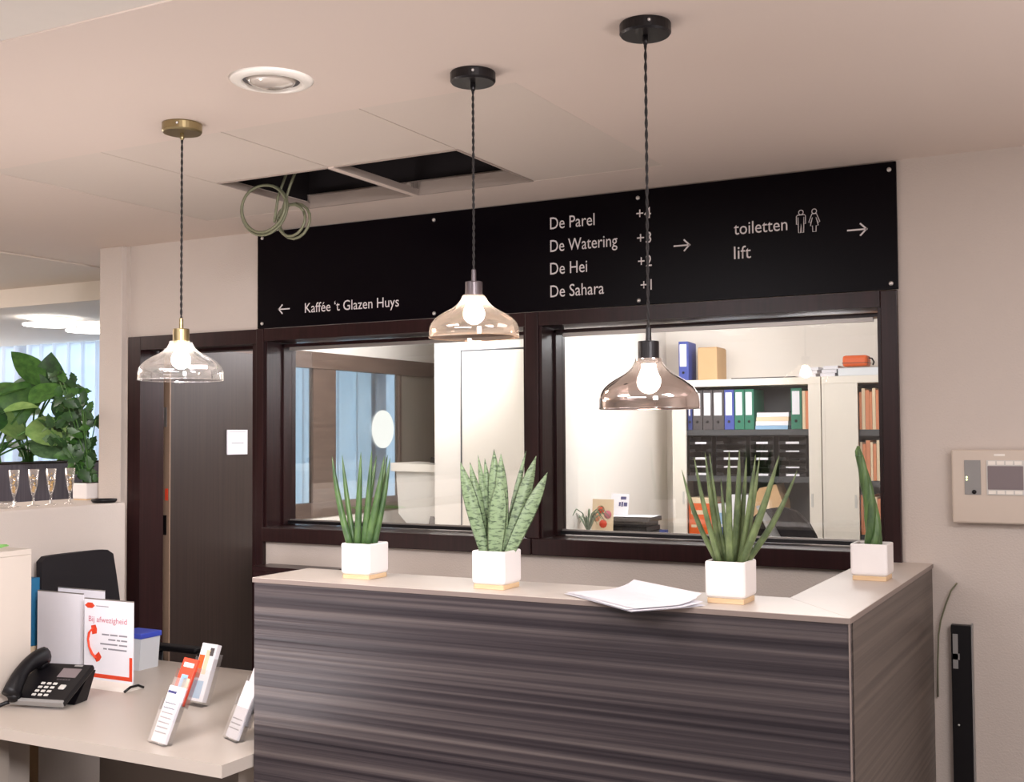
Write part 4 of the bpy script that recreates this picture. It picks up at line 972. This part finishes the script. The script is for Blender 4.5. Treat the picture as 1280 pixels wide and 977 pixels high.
# documents pile on top shelf
for k, (c_, h_) in enumerate(((M['skyprint'], 0.028), (M['paper'], 0.03), (M['creamfold'], 0.03), (M['paper'], 0.03), (M['charcoal'], 0.006))):
    z = 1.776+sum((0.028, 0.03, 0.03, 0.03, 0.006)[:k])
    tag(B('document_bundle', -2.36+0.004*k, -2.13+0.003*k, yb, yb+0.25, z, z+h_-0.001, c_), ['light blue bundle at the bottom of the shelf pile', 'white bundle on the blue one in the shelf pile', 'cream bundle in the middle of the shelf pile', 'white bundle under the dark cover of the shelf pile', 'dark cover folder topping the shelf pile'][k], 'documents', 'document pile on the top shelf')
for k in range(2): tag(B('folder', -2.026+0.022*k, -2.006+0.022*k, yb, yb+0.24, 1.776, 2.04, M['orangefold' if k else 'creamfold']), ['cream', 'orange'][k]+' folder right of the lone green binder', 'folder', 'folders in the left cabinet')
# letter trays
cols = ((-2.850, 0.17), (-2.650, 0.22), (-2.400, 0.17), (-2.195, 0.19))
names_c = ('far left', 'second', 'third', 'rightmost')
for ci, (x, w_) in enumerate(cols):
    for k in range(5):
        z = 1.446+k*0.056
        t = thing('letter_tray', '%s letter tray of the %s stack on the middle shelf' % (('bottom', 'second lowest', 'middle', 'second highest', 'top')[k], names_c[ci]), 'letter tray', (x, yb, z), 0, 'stacked black letter trays')
        mb = MB(); mb.box(0, w_, 0, 0.25, 0, 0.003).box(0, 0.004, 0, 0.25, 0.003, 0.055).box(w_-0.004, w_, 0, 0.25, 0.003, 0.055).box(0.004, w_-0.004, 0.246, 0.25, 0.003, 0.05).box(0.004, w_*0.25, 0, 0.003, 0.003, 0.022).box(w_*0.75, w_-0.004, 0, 0.003, 0.003, 0.022)
        mb.build('tray', M['black'], t)
        if (ci*5+k*3) % 4 != 1: B('papers', 0.01, w_-0.01, 0.006, 0.23, 0.0035, 0.012 if k % 2 else 0.018, M['paper'], t)
# lower compartment things
ob = thing('orange_crate', 'orange box with white print low in the left cabinet', 'box', (-2.865, 8.04, 0.901))
B('box', 0, 0.17, 0, 0.25, 0.0, 0.345, M['orange'], ob, bev=0.004); B('print', 0.02, 0.14, -0.001, -0.0002, 0.265, 0.295, M['creamfold'], ob); B('print', 0.02, 0.06, -0.001, -0.0002, 0.17, 0.19, M['creamfold'], ob); B('lid', 0.0, 0.17, 0.0, 0.25, 0.3455, 0.385, M['creamfold'], ob)
wbx = thing('white_box', 'white and blue box right of the orange crate', 'box', (-2.68, 8.05, 0.901))
B('box', 0, 0.11, 0, 0.24, 0, 0.34, M['paper'], wbx); B('print', 0.01, 0.1, -0.001, -0.0002, 0.20, 0.28, M['skyprint'], wbx); B('print', 0.01, 0.1, -0.001, -0.0002, 0.12, 0.18, M['blue'], wbx)
wb2 = thing('white_box', 'tall white box behind the spiky plant in the left cabinet', 'box', (-2.56, 8.06, 0.901)); B('box', 0, 0.15, 0, 0.22, 0, 0.41, M['paper'], wb2, bev=0.003); B('print', 0.02, 0.13, -0.001, -0.0002, 0.2, 0.24, M['lightgrey'], wb2)
cbx = thing('cardboard_box', 'brown cardboard parcel beside the tall white box', 'box', (-2.395, 8.06, 0.901)); 
mb = MB(); mb.prism([(0, 0), (0.22, 0), (0.215, 0.36), (0.17, 0.49), (0.05, 0.46), (0.0, 0.38)], 0, 0.2, 'y'); mb.build('parcel', M['tan'], cbx); B('tape', 0.09, 0.12, -0.001, -0.0002, 0.02, 0.42, M['creamfold'], cbx)
# chair with garment in front of left cabinet
oc2 = thing('office_chair', 'dark office chair in front of the left cabinet with a grey scarf over it', 'chair', (-1.98, 7.25, 0))
mb = MB(); rows = 9; vs = []; 
for j in range(rows+1):
    s = j/rows; w_ = 0.26*math.sqrt(max(0, 1-(max(0, s-0.55)/0.5)**2)); z = 0.62+0.66*s
    for i in range(9): u = -1+2*i/8; vs.append(Vector((u*w_, -0.05*u*u, z-0.02*u*u)))
fs = [(j*9+i, j*9+i+1, (j+1)*9+i+1, (j+1)*9+i) for j in range(rows) for i in range(8)]
n0 = len(vs); mb.add(vs+[v+Vector((0, 0.05, 0)) for v in vs], fs+[tuple(k+n0 for k in f)[::-1] for f in fs]+[(j*9, (j+1)*9, (j+1)*9+n0, j*9+n0) for j in range(rows)]+[(j*9+8, (j+1)*9+8, (j+1)*9+8+n0, j*9+8+n0) for j in range(rows)]+[(rows*9+i, rows*9+i+1, rows*9+i+1+n0, rows*9+i+n0) for i in range(8)])
mb.build('backrest', M['blackfab'], oc2)
B('seat', -0.25, 0.25, -0.45, 0.0, 0.44, 0.52, M['blackfab'], oc2, bev=0.03)
MB().tube([(0, -0.2, 0.08), (0, -0.2, 0.44)], 0.025, 10).build('gas_lift', M['blackmetal'], oc2)
MB().tube([(0, 0.07, 0.7), (0, 0.05, 0.47), (0, -0.2, 0.42)], 0.02, 8).build('back_bar', M['blackmetal'], oc2)
for k in range(5):
    a = 2*PI*k/5; MB().tube([(0, -0.2, 0.09), (0.26*math.cos(a), -0.2+0.26*math.sin(a), 0.03)], [0.024, 0.016], 8).build('leg', M['black'], oc2)
sc_ = MB()
sc_.tube([(-0.12, -0.055, 1.29), (-0.06, -0.07, 1.20), (0.0, -0.075, 1.08), (0.03, -0.075, 0.92), (0.04, -0.075, 0.75)], [0.03, 0.05, 0.06, 0.065, 0.07], 10, flat=0.3)
so = tag(sc_.build('scarf', M['grey'], None, (-1.98, 7.25, 0)), 'grey scarf with red patch hanging over the dark office chair', 'scarf')
MB().sphere((0.02, -0.098, 1.05), 0.03, 10, (1, 0.2, 1)).build('patch', M['red'], so)
# orange folders in right cabinet
k = 0
for zi, z in enumerate((1.769, 1.424, 1.061)):
    x = -1.640; i = 0
    while x < -0.98:
        w_ = 0.017+0.006*((i*7) % 3)
        tag(B('folder', x, x+w_-0.002, yb, yb+0.24, z+0.001, z+0.255+0.012*((i*5+zi) % 3)-0.012*zi*0.5, M[('orangefold', 'creamfold', 'orangefold', 'orangefold', 'creamfold')[(i+zi) % 5]]), 'thin %s folder in the row on the %s shelf of the right cabinet' % (('orange', 'cream', 'orange', 'orange', 'cream')[(i+zi) % 5], ('upper', 'middle', 'lower')[zi]), 'folder', 'orange and cream folders on the %s shelf' % ('upper', 'middle', 'lower')[zi])
        x += w_; i += 1

# low white cabinet with desk items near side wall
lc = thing('low_cabinet', 'low white cabinet against the bright office side wall', 'cabinet', (-2.85, 7.2, 0)); B('body', -0.30, 0.30, -0.35, 0.35, 0.0, 1.03, M['cabinet'], lc); B('cabinet_top', -0.305, 0.305, -0.355, 0.355, 1.031, 1.055, M['cabinet'], lc)
for k in range(5):
    t = thing('letter_tray', '%s black tray in the pile under the white booklets' % ('bottom', 'second', 'middle', 'fourth', 'top')[k], 'letter tray', (-3.06+0.012*((k*2) % 3), 7.05, 1.056+0.030*k), 0, 'black tray pile by the side wall')
    mb = MB(); mb.box(0, 0.25, 0, 0.24, 0, 0.004).box(0, 0.004, 0, 0.24, 0.004, 0.029).box(0.246, 0.25, 0, 0.24, 0.004, 0.029).box(0.004, 0.246, 0, 0.004, 0.004, 0.024).box(0.004, 0.246, 0.236, 0.24, 0.004, 0.029); mb.build('tray', M['black'], t)
t = thing('booklet', 'white open booklet lying on the black tray pile', 'booklet', (-2.93, 7.16, 1.2065)); mb = MB()
sheet(mb, (0, 0), 0.1, 0.30, 0.20, 0.002, 0.0); mb.build('sheet', M['paper'], t)
t = thing('greeting_card', 'white standing card with dark blue lettering on the tray pile', 'card', (-3.045, 7.16, 1.210), 0.0)
mb = MB(); mb.box(-0.06, 0.07, -0.001, 0.001, 0, 0.145, RX(-0.25)); card = mb.build('card', M['paper'], t)
for a, b, c_, d in ((0.01, 0.05, 0.105, 0.125), (0.0, 0.013, 0.06, 0.088), (0.018, 0.03, 0.058, 0.09), (0.035, 0.06, 0.06, 0.086)):
    mb = MB(); mb.box(a, b, -0.002, -0.0015, c_, d, RX(-0.25)); mb.build('print', M['navytxt'], t)
t = thing('picture_card', 'flower patterned card with red and orange print beside the tray pile', 'card', (-3.085, 6.95, 1.056), 0.0)
mb = MB(); mb.box(-0.06, 0.09, -0.002, 0.002, 0, 0.27, RX(-0.1)); mb.build('card', M['creamfold'], t)
for a, b, c_ in ((0.0, 0.2, M['red']), (0.05, 0.17, M['redtxt']), (-0.03, 0.15, M['orangefold']), (0.02, 0.11, M['red'])):
    mb = MB(); mb.lathe([(0.001, 0), (0.028, 0), (0.028, 0.001), (0.001, 0.001)], 9, RX(-0.1) @ TR(a, -0.0022, b) @ RX(PI/2)); mb.build('print', c_, t)
sp_ = thing('spider_plant', 'small spider plant with arching striped leaves beside the tray pile', 'plant', (-3.10, 6.80, 1.056))
MB().lathe([(0.001, 0), (0.035, 0), (0.045, 0.07), (0.040, 0.07), (0.001, 0.06)], 16, cap=False).build('pot', M['pot'], sp_)
rr = random.Random(4)
for k in range(24):
    a = rr.uniform(0, 2*PI); L_ = rr.uniform(0.14, 0.23)
    MB().tube([(0, 0, 0.06), (0.3*L_*math.cos(a), 0.3*L_*math.sin(a), 0.06+L_*0.6), (0.65*L_*math.cos(a), 0.65*L_*math.sin(a), 0.06+L_*0.75), (L_*math.cos(a), L_*math.sin(a), 0.06+L_*0.45)], [0.005, 0.006, 0.005, 0.001], 5, flat=0.25).build('leaf', M['leaf_grey' if k % 3 else 'leaf_dark'], sp_)
t = thing('small_box', 'tiny dark blue box right of the tray pile', 'box', (-2.73, 7.1, 1.056)); B('box', 0, 0.045, 0, 0.04, 0, 0.07, M['navyblue'], t); B('print', 0.01, 0.035, -0.001, -0.0002, 0.02, 0.05, M['paper'], t)

# printer on side unit behind partition, left
pu = thing('printer_unit', 'low cream cabinet carrying the printer under the interior glazing', 'cabinet', (-4.2, 5.9, 0)); B('body', -0.395, 0.30, -0.85, 1.0, 0, 1.0, M['cabinet'], pu) ; B('cabinet_top', -0.395, 0.305, -0.85, 1.005, 1.001, 1.125, M['officewall'], pu)
B('filler_top', -0.395, -0.385, -0.85, 1.0, 1.126, 1.225, M['officewall'], pu)
pn = thing('printer', 'light grey printer with slanted scanner lid on the cream cabinet', 'printer', (-4.10, 6.62, 1.127))
mb = MB(); mb.prism([(-0.17, 0.03), (0.26, 0.03), (0.30, 0.10), (0.30, 0.36), (0.22, 0.41), (-0.24, 0.43), (-0.26, 0.38), (-0.24, 0.10)], -0.14, 0.18, 'y'); mb.build('body', M['lightgrey'], pn)
mb = MB(); mb.prism([(-0.29, 0.385), (0.24, 0.375), (0.30, 0.34), (0.31, 0.37), (0.24, 0.42), (-0.29, 0.44)], -0.16, 0.19, 'y'); mb.build('scanner_lid', M['white'], pn)
mb = MB(); mb.prism([(-0.05, 0.44), (0.06, 0.43), (0.05, 0.47), (-0.04, 0.475)], -0.05, 0.05, 'y'); mb.build('document_feeder', M['black'], pn)
B('base', -0.24, 0.28, -0.20, 0.16, 0.0, 0.029, M['charcoal'], pn); MB().prism([(0.0, 0.031), (0.07, 0.031), (0.04, 0.09), (0.015, 0.09)], -0.15, -0.142, 'y').build('output_tray', M['charcoal'], pn)
kb = thing('keyboard', 'pale keyboard on the cream cabinet in front of the printer', 'keyboard', (-4.10, 6.20, 1.127), 0.1); B('case', -0.17, 0.17, -0.07, 0.07, 0, 0.015, M['lightgrey'], kb, bev=0.004)
for r_ in range(4): B('key_row', -0.16, 0.16, -0.06+0.03*r_, -0.036+0.03*r_, 0.0152, 0.019, M['grey'], kb)

# close the shell on top so daylight only enters through the windows
struct(B('roof', -12.2, 3.3, -3.3, 8.8, 3.26, 3.36, M['voidmat']))
for (a, b, c_, d) in ((-12.2, 3.3, -3.3, -3.2), (3.1, 3.2, -3.2, 8.6), (-12.2, -12.1, -3.2, 7.3)):
    struct(B('outer_wall', a, b, c_, d, -0.08, 3.25, M['voidmat']))
struct(B('outer_wall', -4.7, 3.1, 8.51, 8.6, -0.08, 3.25, M['voidmat']))
struct(B('outer_wall', -4.72, -4.702, 7.31, 8.5, -0.08, 3.25, M['voidmat']))
struct(B('outer_wall', -12.1, -4.72, 7.2, 7.3, 2.65, 3.25, M['voidmat']))
bpy.context.view_layer.update()
